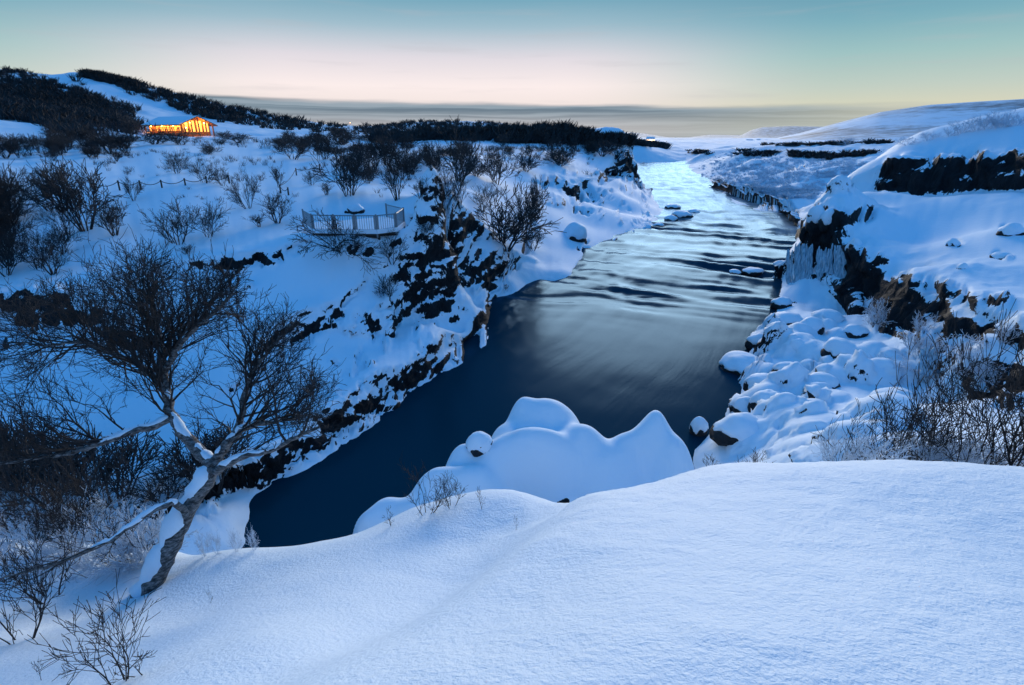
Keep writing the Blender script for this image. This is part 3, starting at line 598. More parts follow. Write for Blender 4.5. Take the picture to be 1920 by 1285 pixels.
# ------------------------------------------------------------------ boulders with snow caps
def ico(sub):
    import bmesh
    bm = bmesh.new(); bmesh.ops.create_icosphere(bm, subdivisions=sub, radius=1.0)
    v = np.array([q.co[:] for q in bm.verts]); f = np.array([[q.index for q in fc.verts] for fc in bm.faces]); bm.free(); return v, f
ICO3, ICO4 = ico(3), ico(4)
def boulder(loc, rx, ry, h, label, seed, cat='boulder', group=None, cap=0.9, bare=0.28, rot=None, name='boulder'):
    rot = rnd.uniform(-0.5, 0.5) if rot is None else rot
    v, f = ICO3; n = fbm(v[:, 0] * 1.3 + seed, v[:, 1] * 1.3, v[:, 2] * 1.3, 4, seed=seed)
    rv = v * (1 + 0.22 * n)[:, None] * np.array((rx, ry, h * 0.62)); rv[:, 2] += 0.05 * h
    c, s = math.cos(rot), math.sin(rot); R = np.array([[c, -s, 0], [s, c, 0], [0, 0, 1]]).T
    e = bpy.data.objects.new(name, None); COL.objects.link(e); e.location = [float(q) for q in loc]; e.empty_display_size = 0.2; tag(e, label, cat, group)
    link('rock', mk_mesh('rock', rv @ R, f, M['rock']), e)
    v2, f2 = ICO4; n2 = fbm(v2[:, 0] * 1.1 + seed, v2[:, 1] * 1.1, v2[:, 2] * 1.1, 3, seed=seed)
    lo = bare + 0.22 * fbm(v2[:, 0] * 2 + seed, v2[:, 1] * 2, v2[:, 2] * 0, 3, seed=seed + 3)
    sv = v2 * (1.05 + 0.13 * n2)[:, None] * np.array((rx, ry, h * 0.8))
    zz = v2[:, 2]; under = sstep(lo - zz, -0.06, 0.20); sv *= (1 - 0.30 * under)[:, None]; sv[:, 2] = np.where(zz < lo, np.maximum(sv[:, 2], (lo - 0.12) * h * 0.7), sv[:, 2]) + 0.05 * h
    link('snow_cap', mk_mesh('snow_cap', sv @ R, f2, M['snow']), e)
    return e
def bld(px, py, wpx, hpx, label, seed, hf=None, z=None, **k):
    p = PZ(px, py, z) if z is not None else hit(px, py, hf)
    F = topix(*p)[2]; w = wpx * F / FPX / 2; boulder(p, w, w * rnd.uniform(0.8, 1.1), hpx * F / FPX, label, seed, **k)
bld(1309, 812, 36, 34, 'small snow-capped boulder standing alone in the dark water', 3, z=0.0)
bld(1343, 808, 9, 10, 'tiny snow-topped stone beside the lone boulder in the dark water', 4, z=0.0)
bld(1278, 408, 38, 16, 'largest snowy boulder in mid-river off the left headland', 5, z=0.0)
bld(1258, 414, 26, 12, 'snowy boulder between the left headland and the largest mid-river boulder', 6, z=0.0)
bld(1300, 400, 24, 8, 'flat snowy slab at the stream side of the mid-river boulders', 8, z=0.0)
bld(1235, 424, 20, 7, 'low snowy stone at the foot of the left headland', 9, z=0.0)
bld(1262, 390, 30, 8, 'low snowy stones behind the mid-river boulders', 10, z=0.0)
bld(1412, 512, 40, 12, 'long low snow-covered rock in the rapids, nearer the icicles', 11, z=0.0)
bld(1378, 513, 26, 9, 'short snow-covered rock at the tail of the rapids rock', 12, z=0.0)
bld(1465, 500, 34, 14, 'snowy boulder in the water just left of the frozen waterfall', 13, z=0.0)
bld(1392, 690, 82, 30, 'tongue of snow-covered rock jutting into the river from the right shelf', 14, z=0.0, bare=0.1)
for i, (px, py, w, h, lb) in enumerate([
    (1422, 650, 44, 30, 'snow-capped boulder at the water edge above the jutting tongue'), (1455, 636, 50, 34, 'round snow-capped boulder second from the water above the tongue'), (1425, 730, 60, 36, 'snow-capped boulder at the water edge below the jutting tongue'),
    (1440, 765, 66, 42, 'fat snow-capped boulder on the shelf above the lowest inlet'), (1398, 770, 46, 30, 'snowy boulder dipping into the dark inlet of the shelf'), (1385, 820, 90, 50, 'broad snow-covered boulder filling the corner by the lone river boulder'),
    (1570, 668, 58, 40, 'shelf boulder with a bare dark face below its snow cap'), (1497, 660, 40, 28, 'snowy boulder with a dark gap, middle of the shelf'), (1540, 725, 56, 32, 'round flat snow pillow in the middle of the shelf'),
    (1475, 700, 48, 26, 'low snow pillow inland of the jutting tongue'), (1520, 620, 48, 28, 'snow-capped boulder below the foot of the frozen waterfall'), (1605, 630, 44, 26, 'snow-capped boulder by the foot of the dark cliff'),
    (1475, 605, 56, 24, 'flat snowy boulder at the upper water edge of the shelf'), (1465, 575, 40, 20, 'snowy stone at the shore under the frozen waterfall'), (1480, 780, 40, 24, 'small snow pillow on the lower shelf'), (1640, 665, 40, 24, 'snowy stone lying under the dark right-hand cliff')]):
    bld(px, py, w, h, lb, 20 + i, hf=HR, group='snow-capped boulders on the right shelf')
kp = mass_hit(898, 838)
boulder(kp, 0.46, 0.44, 0.60, 'snow-capped knob with a dark underside on the snowy rock mass', 50, bare=0.05)
for i, (px, py, w, h, lb) in enumerate([(1529, 418, 34, 34, 'white rounded snow block on the ledge edge above the frozen waterfall'), (1552, 418, 30, 30, 'snow-streaked boulder beside the white block on the ledge'), (1600, 470, 26, 26, 'snow lump at the corner where the icicle ledge meets the dark cliff')]):
    bld(px, py, w, h, lb, 60 + i, hf=HR, bare=0.0)
bld(1078, 446, 46, 34, 'large rounded snowy boulder low on the left headland slope', 70, hf=HL, bare=0.05)
bld(668, 398, 34, 16, 'snow-covered stone cairn behind the viewing platform', 71, hf=HL, bare=0.3)
bld(654, 400, 14, 10, 'small dark stone beside the cairn behind the viewing platform', 72, hf=HL, bare=0.7)
for i, (px, py, w, h, lb) in enumerate([(1785, 462, 22, 16, 'small half-buried stone in the middle of the right snow slope'), (1895, 440, 40, 24, 'snowed-over hump with a dark slit high on the right slope'), (1805, 505, 18, 12, 'half-buried stone lowest on the right snow slope'), (1880, 485, 34, 14, 'cluster stone poking through snow at the right edge slope')]):
    bld(px, py, w, h, lb, 80 + i, hf=HR, bare=0.1)

# ------------------------------------------------------------------ frozen waterfalls and flowing falls
def icefall(name, label, cols, seed):
    """cols: (px, y_top, y_bottom, F, width_m)"""
    p0 = PD(cols[0][0], cols[0][2], cols[0][3]); e = bpy.data.objects.new(name, None); COL.objects.link(e); e.location = [float(c) for c in p0]; tag(e, label, 'frozen waterfall')
    r_ = random.Random(seed)
    for px, yt, yb, F, w in cols:
        a, b = PD(px, yt, F + 0.25), PD(px, yb, F); n = 14; t = np.linspace(0, 1, n); P = a + (b - a) * t[:, None]
        P[:, :2] += np.array([[0.05 * math.sin(k * 1.3 + px), 0.04 * math.cos(k * 0.9 + px)] for k in range(n)]); flare = r_.uniform(0.5, 1.3)
        rad = w * (0.5 + 0.5 * np.abs(np.sin(t * 7 + px)) * 0.35 + 0.25 * np.cos(t * 3 + px) * 0.4) * (0.75 + 0.35 * flare * t); rad[0] *= 0.6; rad[-1] *= 0.7
        v, f = tubes([(P, rad)], 9); link('ice_column', mk_mesh('ice_column', v - p0, f, M['ice']), e)
    return e
cols = []
for k in range(30):
    px = 1478 + k * 3.75 + rnd.uniform(-2, 2)
    if 1524 < px < 1532: continue
    yt = 462 + rnd.uniform(-6, 10) + max(0, 1490 - px) * 0.7; yb = 545 - (px - 1478) * 0.1 + rnd.uniform(-10, 8) + max(0, 1490 - px) * 1.2
    cols.append((px, yt, yb, 45.0 - (px - 1478) * 0.04, rnd.uniform(0.14, 0.30)))
icefall('frozen_waterfall', 'curtain of blue-white icicles hanging from the right ledge above the river', cols, 5)
icefall('frozen_waterfall', 'small pale ice column in a dark niche above the bare bushes', [(1728, 655, 702, 23.0, 0.16), (1738, 650, 706, 22.9, 0.2), (1749, 652, 710, 22.7, 0.18), (1757, 660, 700, 22.8, 0.1)], 6)
def falls(label, xs, y0f, h, seed, ledge):
    r_ = random.Random(seed); p0 = PZ(xs[0], y0f(xs[0]), 0.0); e = bpy.data.objects.new('waterfall', None); COL.objects.link(e); tag(e, label, 'waterfall'); e.location = [float(c) for c in p0]
    for px in xs:
        b = PZ(px, y0f(px), 0.0) + np.array((0, r_.uniform(-0.1, 0.15), 0)); hh = h * r_.uniform(0.8, 1.02); w = r_.choice((0.07, 0.10, 0.14, 0.22, 0.30)); n = 10; t = np.linspace(0, 1, n)
        P = np.stack([b[0] + r_.uniform(-0.15, 0.15) * (1 - t), b[1] + 0.25 + 0.75 * t ** 2.2, -0.1 + (hh + 0.1) * t], -1)
        v, f = tubes([(P, w * (1.9 - 1.1 * t) * np.array([r_.uniform(0.75, 1.15) for _ in t]))], 8); v[:, 1] = b[1] + (v[:, 1] - b[1]) * 0.7
        link('stream', mk_mesh('stream', v - p0, f, M['falls']), e)
    # the dark wet rock ledge they run over
    A = np.array([PZ(px, y0f(px), 0.0) for px in np.linspace(*ledge, 120)]); zz = np.linspace(-0.6, h + 0.1, 16); X = np.repeat(A[:, :1], 16, 1); Y = np.repeat(A[:, 1:2], 16, 1) + 0.9; hv = 0.72 + 0.34 * fbm(A[:, 0] / 3.0, A[:, 1] / 3.0, A[:, 0] * 0, 3, seed=seed + 5); hv *= np.clip(np.linspace(0.15, 6, 120), 0, 1) * np.clip(np.linspace(9, 0.3, 120), 0, 1); Z = np.where(zz[None] > 0, zz[None] * hv[:, None], zz[None] + 0 * hv[:, None])
    d = 0.55 * ridged(X / 1.4, Y / 1.4, Z / 0.7, 4, seed=seed) - 0.25 * np.floor(Z / 0.55) * -1.0 * 0.6; Y2 = Y - d * 0.7 + 0.35 * Z / h
    tp = np.stack([X[:, -1:], Y2[:, -1:] + 2.5, Z[:, -1:] + 0.05], -1); V = np.concatenate([np.stack([X, Y2, Z], -1), tp], 1)
    o = link('rock_ledge', mk_mesh('rock_ledge', V.reshape(-1, 3) - p0, grid_faces(120, 17), M['terrain'], attrs={'rock': np.full(120 * 17, 0.66)}), None, p0, label.replace(label, 'dark wet rock ledge behind ' + ('the row of thin far waterfalls' if len(xs) > 4 else 'the single corner cascade')), 'ledge')
M['falls'] = plain('falling_water', (0.55, 0.68, 0.76), 0.5)
falls('row of thin white waterfalls spilling over the far right river ledge', [1376 + k * 4.4 + rnd.uniform(-2.5, 2.5) for k in range(24)], lambda px: 366 + (px - 1376) * 0.34, 2.1, 3, (1335, 1486))
falls('single white cascade at the corner of the ledge nearest the snow block', [1482, 1485, 1489, 1493], lambda px: 411 + (px - 1482) * 0.9, 2.0, 4, (1476, 1502))

# ------------------------------------------------------------------ shrubs
def perp(d, r_):
    a = Vector((r_.gauss(0, 1), r_.gauss(0, 1), r_.gauss(0, 1))); a -= a.project(d); return a.normalized() if a.length > 1e-6 else Vector((1, 0, 0))
def grow(out, p, d, L, r, lev, r_, up, kids, nseg=4, wob=0.28):
    pts, rad = [p.copy()], [r]; q, dd = p.copy(), d.copy()
    for i in range(nseg):
        dd = (dd + perp(dd, r_) * r_.uniform(0, wob) + Vector((0, 0, up * 0.25))).normalized(); q = q + dd * (L / nseg); pts.append(q.copy()); rad.append(r * (1 - 0.6 * (i + 1) / nseg))
    out.setdefault(lev, []).append((np.array(pts), np.array(rad)))
    if lev < len(kids):
        for k in range(kids[lev]):
            t = r_.uniform(0.25, 1.0) if k else 1.0; i = min(int(t * nseg), nseg - 1); f_ = t * nseg - i; pp = pts[i].lerp(pts[i + 1], f_); base = (pts[i + 1] - pts[i]).normalized()
            nd = (base + perp(base, r_) * r_.uniform(0.35, 0.95)).normalized()
            grow(out, pp, nd, L * r_.uniform(0.42, 0.72), max(rad[i] * 0.62, 0.0035), lev + 1, r_, up, kids, 3 if lev > 0 else 4, wob)
def shrub_meshes(seed, stems, spread, kids, up, rad, thin):
    r_ = random.Random(seed); out = {}
    for k in range(stems):
        a = 2 * math.pi * (k + r_.random()) / stems; sp = spread * r_.uniform(0.3, 1.1); d = Vector((math.cos(a) * sp, math.sin(a) * sp, 1)).normalized()
        grow(out, Vector((math.cos(a) * 0.05, math.sin(a) * 0.05, -0.12)), d, r_.uniform(0.55, 0.8), rad * r_.uniform(0.7, 1.2), 0, r_, up, kids)
    allp = np.concatenate([p for l in out.values() for p, _ in l]); H = np.percentile(allp[:, 2], 99.5); Wd = np.percentile(np.abs(allp[:, :2]), 98)
    st = [(p, r) for l in (0, 1) for p, r in out.get(l, [])]; tw = [(p, np.maximum(r, thin)) for l in out if l > 1 for p, r in out[l]]
    res = []
    for polys in (st, tw):
        v, f = tubes(polys, 3); v[:, 2] /= H; v[:, :2] /= (2 * Wd); res.append((v, f))
    return res
PROTO = {}
def proto(kind, variants, matname, **k):
    L = []
    for i in range(variants):
        (v, f), (v2, f2) = shrub_meshes(100 * len(PROTO) + i, **k); L.append((mk_mesh('stems', v, f, M[matname]), mk_mesh('twigs', v2, f2, M[matname])))
    PROTO[kind] = L
proto('round', 4, 'twig', stems=7, spread=0.85, kids=(5, 5, 3), up=0.15, rad=0.018, thin=0.0045)
proto('upright', 3, 'twig', stems=8, spread=0.40, kids=(5, 4, 3), up=0.35, rad=0.018, thin=0.0048)
proto('dense', 4, 'twig_far', stems=9, spread=0.75, kids=(5, 5, 3), up=0.2, rad=0.02, thin=0.0065)
proto('open', 4, 'twig', stems=4, spread=0.5, kids=(5, 4, 3), up=0.25, rad=0.013, thin=0.0028)
proto('frosty', 3, 'frost', stems=9, spread=0.9, kids=(4, 4, 2), up=0.1, rad=0.02, thin=0.008)
proto('sprig', 3, 'twig', stems=2, spread=0.5, kids=(4, 3, 2), up=0.3, rad=0.02, thin=0.006)
def shrub(kind, p, w, h, label, group=None, rot=None, tiltv=None, name='shrub', cat='shrub', var=None):
    a, b = PROTO[kind][rnd.randrange(len(PROTO[kind])) if var is None else var]
    o = link(name, None, None, p, label, cat, group); o.empty_display_size = 0.2
    o.rotation_euler = (tiltv[0] if tiltv else 0, tiltv[1] if tiltv else 0, rnd.uniform(0, 6.28) if rot is None else rot); o.scale = (w, w, h)
    link('stems', a, o); link('twigs', b, o, kind='stuff'); return o
def spx(kind, px, py, wpx, hpx, label, group=None, hf=HL, sink=0.1, **k):
    p = hit(px, py, hf)
    if p is None: return
    F = topix(*p)[2]; p = p - np.array((0, 0, sink * 0)); return shrub(kind, p, wpx * F / FPX, hpx * F / FPX * 1.03, label, group, **k)
G1 = 'bare shrubs on the left snowfield'
for a in [
    ('round', 335, 458, 104, 78, 'wide dark bare shrub at the edge of the snow path, left of its twin'), ('round', 392, 446, 80, 66, 'round bare shrub just right of the wide one by the snow path'), ('round', 465, 390, 58, 68, 'round-headed small bare tree on open snow between rope fence and platform'),
    ('upright', 520, 417, 60, 54, 'upright many-stemmed shrub just left of the viewing platform'), ('round', 250, 374, 44, 42, 'small round shrub standing in the rope fence line'), ('upright', 523, 351, 28, 42, 'slender upright shrub beside a lone fence post'), ('round', 584, 349, 38, 30, 'low dome-shaped shrub right of the slender upright one'),
    ('upright', 612, 366, 26, 22, 'tiny shrub under the big dark one behind the platform'), ('round', 384, 344, 50, 44, 'left one of a low shrub pair behind the rope fence'), ('round', 418, 350, 40, 38, 'right one of a low shrub pair behind the rope fence'), ('round', 332, 327, 52, 42, 'low shrub on the slope below the drift edge'),
    ('upright', 486, 424, 34, 22, 'tuft of thin twigs left of the upright shrub by the platform'), ('dense', 655, 370, 98, 84, 'largest dark shrub directly behind the viewing platform'), ('upright', 745, 372, 60, 88, 'tall upright shrub behind the right end of the platform'), ('upright', 790, 374, 40, 44, 'low shrub squeezed right of the tall upright one'),
    ('round', 828, 384, 58, 64, 'fan-shaped shrub above the rocky nose, left one'), ('upright', 862, 386, 46, 56, 'fan-shaped shrub above the rocky nose, right one'), ('dense', 862, 342, 84, 100, 'tall dark shrub mass at the top of the bank gully'), ('dense', 932, 345, 78, 62, 'dark shrub on the lip of the snow gully'),
    ('round', 800, 312, 44, 42, 'round grey shrub on the upper snowfield behind the tall ones'), ('dense', 700, 320, 70, 60, 'dark shrub behind the largest platform shrub'), ('dense', 985, 322, 54, 44, 'dark shrub at the top of the smooth snow chute'), ('dense', 1050, 312, 60, 36, 'dark shrub on the far rim above the headland slope'),
    ('dense', 1130, 292, 48, 24, 'low dark shrub on the headland top'), ('dense', 950, 462, 140, 100, 'big dark shrub sprawling down the rocky nose to the river'), ('dense', 985, 440, 70, 90, 'taller half of the dark scrub on the rocky nose'), ('round', 905, 395, 60, 50, 'bare shrub at the upper edge of the rocky nose'),
    ('round', 1000, 470, 60, 44, 'lowest shrub of the scrub on the rocky nose'), ('upright', 800, 452, 44, 44, 'small shrub in the rocks right below the platform end'), ('round', 735, 492, 70, 58, 'loose thin shrub under the right end of the platform'), ('upright', 728, 562, 46, 48, 'thin shrub alone on the snow slope below the platform'),
    ('round', 1160, 300, 40, 26, 'dark shrub hanging over the headland cliff'), ('round', 550, 300, 84, 40, 'dark spreading shrub at the far side of the snowfield'), ('dense', 610, 300, 60, 44, 'dark shrub in the far row behind the snowfield, middle'), ('dense', 640, 275, 80, 34, 'dark shrub against the far hill, left of centre'),
    ('dense', 760, 286, 70, 34, 'dark low shrub below the wooded hill'), ('upright', 350, 478, 30, 20, 'frail twigs at the bank rim below the wide shrub'), ('dense', 290, 272, 60, 34, 'dark shrub in front of the lit lodge, left'), ('dense', 340, 274, 60, 24, 'dark shrub in front of the lit lodge windows'), ('dense', 250, 262, 50, 40, 'dark tree left of the lit lodge'),
    ('dense', 205, 285, 56, 44, 'dark bush above the curved drift edge'), ('dense', 215, 440, 66, 58, 'loose shrub at the right end of the left thicket'), ('dense', 160, 430, 112, 118, 'tallest dense shrub of the left thicket'), ('dense', 1005, 395, 44, 60, 'narrow shrub strip climbing the headland gully'), ('dense', 1040, 300, 70, 34, 'dark shrub where the upper snow chute begins')]:
    spx(*a, group=G1)
# the sprawling shrub below the platform: hangs down the slope
p = hit(625, 470, HL); shrub('round', p + np.array((0, 0.3, 0.2)), 4.6, 2.1, 'wide grey shrub sprawling down the snow below the viewing platform', G1, tiltv=(0.9, 0.0), rot=0.3)
p = hit(640, 470, HL); shrub('round', p + np.array((0, 0.2, 0.1)), 3.4, 1.5, 'upper tangle of the sprawling shrub under the platform fence', G1, tiltv=(0.7, 0.1), rot=1.3)
# thickets: look-alikes
for _ in range(26):
    spx(rnd.choice(('dense', 'round', 'upright')), rnd.uniform(-60, 125), rnd.uniform(375, 515), rnd.uniform(60, 110), rnd.uniform(50, 95), 'one of the bare shrubs crowded in the dark left-edge thicket', 'dark thicket at the left edge')
for _ in range(46):
    x = rnd.uniform(390, 1010); spx('dense', x, rnd.uniform(262, 292) if x < 800 else rnd.uniform(266, 300), rnd.uniform(26, 56), rnd.uniform(10, 23), 'one of the dark shrubs in the row across the far side of the left plateau', 'shrub row across the far plateau')
for _ in range(40):
    spx('dense', rnd.uniform(-60, 240), rnd.uniform(262, 305), rnd.uniform(26, 60), rnd.uniform(16, 36), 'one of the dark shrubs on the rise below the wooded left hill', 'shrubs below the wooded left hill')
for _ in range(16):
    spx('dense', rnd.uniform(640, 900), rnd.uniform(300, 345), rnd.uniform(34, 64), rnd.uniform(26, 54), 'one of the mid-size shrubs scattered behind the tall platform shrubs', 'shrubs behind the platform')
for _ in range(26):
    spx('dense', rnd.uniform(1010, 1170), rnd.uniform(268, 290), rnd.uniform(16, 34), rnd.uniform(8, 18), 'one of the low dark shrubs along the far left rim above the river', 'low shrubs on the far left rim')
# right bank: near bushes behind the mound
GR = 'bare bushes behind the foreground mound'
for k_, px, F, wp, hp, lb, ti in [
    ('open', 1585, 11.0, 150, 140, 'thin leaning bush leftmost behind the snow mound', (0, -0.25)), ('open', 1672, 10.6, 170, 225, 'tall slender bush behind the middle of the snow mound', (0, -0.1)), ('open', 1765, 10.2, 190, 220, 'dense-twigged bush right of the tall slender one', (0, 0.05)), ('open', 1820, 9.8, 170, 300, 'tallest bush behind the mound, leaning to the right', (0, 0.22)),
    ('open', 1880, 9.6, 190, 240, 'twiggy bush second from the right picture edge', (0, 0.0)), ('open', 1925, 9.4, 200, 270, 'dark bush cut by the right picture edge', (0, 0.1)), ('open', 1625, 11.5, 120, 150, 'small bush between the two slender leftmost ones', (0, 0.1)), ('open', 1720, 11.8, 150, 170, 'half-hidden bush under the small ice column', (0, -0.15)), ('open', 1860, 11.0, 180, 200, 'bush standing behind the tallest leaning one', (0, -0.1))]:
    pt = PD(px, 880, F); g = float(HR(pt[0], pt[1])); g = max(g, pt[2] - 0.9); shrub(k_, (pt[0], pt[1], min(g, pt[2])), wp * F / FPX, hp * F / FPX + max(0, pt[2] - g), lb, GR, tiltv=ti)
for _ in range(12):
    px = rnd.uniform(1470, 1930); F = rnd.uniform(9.2, 12); pt = PD(px, rnd.uniform(862, 885), F); shrub('frosty', pt - np.array((0, 0, 0.25)), rnd.uniform(70, 130) * F / FPX, rnd.uniform(50, 100) * F / FPX, 'one of the frosted twiggy clumps under the bushes behind the mound', 'frosted clumps behind the mound')
for _ in range(8):
    px = rnd.uniform(1330, 1480); F = rnd.uniform(5.5, 9); pt = PD(px, 880 - (px - 1330) * 0.06, F); shrub('sprig', pt - np.array((0, 0, 0.1)), rnd.uniform(24, 60) * F / FPX, rnd.uniform(25, 55) * F / FPX, 'one of the thin sprigs peeping over the left part of the mound crest', 'sprigs over the mound crest', cat='twigs', name='sprig')
for _ in range(14):
    spx('frosty', rnd.uniform(1640, 1900), rnd.uniform(600, 720), rnd.uniform(40, 80), rnd.uniform(26, 50), 'one of the frosted shrubs on the broken ground at the right cliff foot', 'frosted shrubs at the right cliff foot', hf=HR)
for i, (px, py, w, h) in enumerate([(1700, 272, 40, 14), (1740, 264, 44, 16), (1830, 248, 40, 30), (1870, 242, 50, 32), (1800, 250, 40, 22), (1850, 244, 60, 24), (1900, 240, 60, 26), (1590, 252 + 20, 50, 14), (1780, 256, 30, 16)]):
    spx('frosty', px, py, w, h, 'one of the frosted shrubs on the ridge above the right overhang', 'frosted shrubs on the right ridge', hf=HR)

# ---- uncountable cover: woods on the hills, frosted scrub on the lava field
def clump(seed, nb, nseg=2, wid=0.05):
    r_ = random.Random(seed); V, Q = [], []
    for _ in range(nb):
        a = r_.uniform(0, 6.28); sp = r_.uniform(0, 0.75); p = np.array((r_.uniform(-.25, .25), r_.uniform(-.25, .25), -0.05)); d = np.array((math.cos(a) * sp, math.sin(a) * sp, 1.0)); L = r_.uniform(0.5, 1.0); sa = r_.uniform(0, 6.28); s = np.array((math.cos(sa), math.sin(sa), 0)) * wid
        b = len(V); q = p + d * L * 0.55; e = q + (d + np.array((r_.uniform(-.6, .6), r_.uniform(-.6, .6), 0))) * L * 0.45
        V += [p - s, p + s, q + s * 1.2, q - s * 1.2, e + s * 0.3, e - s * 0.3]; Q += [(b, b + 1, b + 2, b + 3), (b + 3, b + 2, b + 4, b + 5)]
    return np.array(V), np.array(Q)
def cover(name, label, cat, spots, mat, seed, nb=22, wid=0.05):
    cl = [clump(seed + k, nb, wid=wid) for k in range(6)]; V, Q, off = [], [], 0
    for p, w, h in spots:
        v, q = cl[rnd.randrange(6)]; a = rnd.uniform(0, 6.28); c, s = math.cos(a), math.sin(a); vv = v.copy(); vv[:, 0], vv[:, 1] = v[:, 0] * c - v[:, 1] * s, v[:, 0] * s + v[:, 1] * c
        V.append(vv * np.array((w, w, h)) + p); Q.append(q + off); off += len(v)
    link(name, mk_mesh(name, np.concatenate(V), np.concatenate(Q), mat, smooth_sh=False), label=label, cat=cat, kind='stuff')
def spots_on(hf, strokes, n, w0, w1, h0, h1, f0=40):
    out = []; tot = sum(r for _, r in strokes)
    A = []
    while len(A) < n:
        pts, r = strokes[rnd.randrange(len(strokes))]; i = rnd.randrange(len(pts) - 1); t = rnd.random(); x = pts[i][0] + t * (pts[i + 1][0] - pts[i][0]); y = pts[i][1] + t * (pts[i + 1][1] - pts[i][1]); A.append((x + rnd.gauss(0, 0.6 * r), y + rnd.uniform(-1, 1) * r))
    for x, y in A:
        p = hit(x, y, hf, 40, 600, 260)
        if p is not None and topix(*p)[2] > f0: s = rnd.uniform(0.7, 1.2); out.append((p, rnd.uniform(w0, w1) * s, rnd.uniform(h0, h1) * s))
    return out
cover('woods', 'dark bare birch woods covering the left hill and the low hill beyond it', 'woods', spots_on(HL, HEATH[:7], 4200, 3.0, 5.0, 1.6, 3.0), M['twig_far'], 400, 26, 0.03)
LOWS = []
for _ in range(1100):
    x = rnd.uniform(-60, 1120); y = rnd.triangular(256, 400, 262)
    if (x > 760 and y > 330) or vnoise(np.array([x / 70.0]), np.array([y / 16.0]), np.array([0.5]), 3)[0] < -0.05: continue
    p_ = hit(x, y, HL, 30, 260, 240)
    if p_ is not None: k_ = rnd.uniform(0.5, 1.0) * np.clip(topix(*p_)[2] / 60, 0.6, 1.6); LOWS.append((p_, 1.1 * k_, 0.75 * k_))
cover('low_scrub', 'sparse low scrub and grass stalks poking through the left snowfield', 'scrub', LOWS, M['twig_far'], 700, 18, 0.012)
SCR = [([(1330, 318), (1450, 345), (1600, 345)], 20), ([(1350, 300), (1500, 318), (1640, 318)], 18), ([(1420, 360), (1560, 368)], 8)]
cover('frosted_scrub', 'frosted low birch scrub on the lava field across the river', 'scrub', spots_on(HR, SCR, 1700, 0.9, 1.9, 0.4, 0.9, 88), M['frost'], 500, 22, 0.03)
DRK = [([(1380, 287), (1450, 291)], 5), ([(1480, 290), (1560, 296)], 4), ([(1560, 293), (1640, 290)], 3), ([(1430, 272), (1540, 272)], 2), ([(1540, 271), (1660, 270)], 2), ([(1290, 283), (1330, 288)], 4)]
cover('heather_scrub', 'dark low scrub in bands across the far lava field', 'scrub', spots_on(HR, DRK, 420, 1.8, 4.5, 0.5, 1.5), M['twig_far'], 600, 22, 0.05)

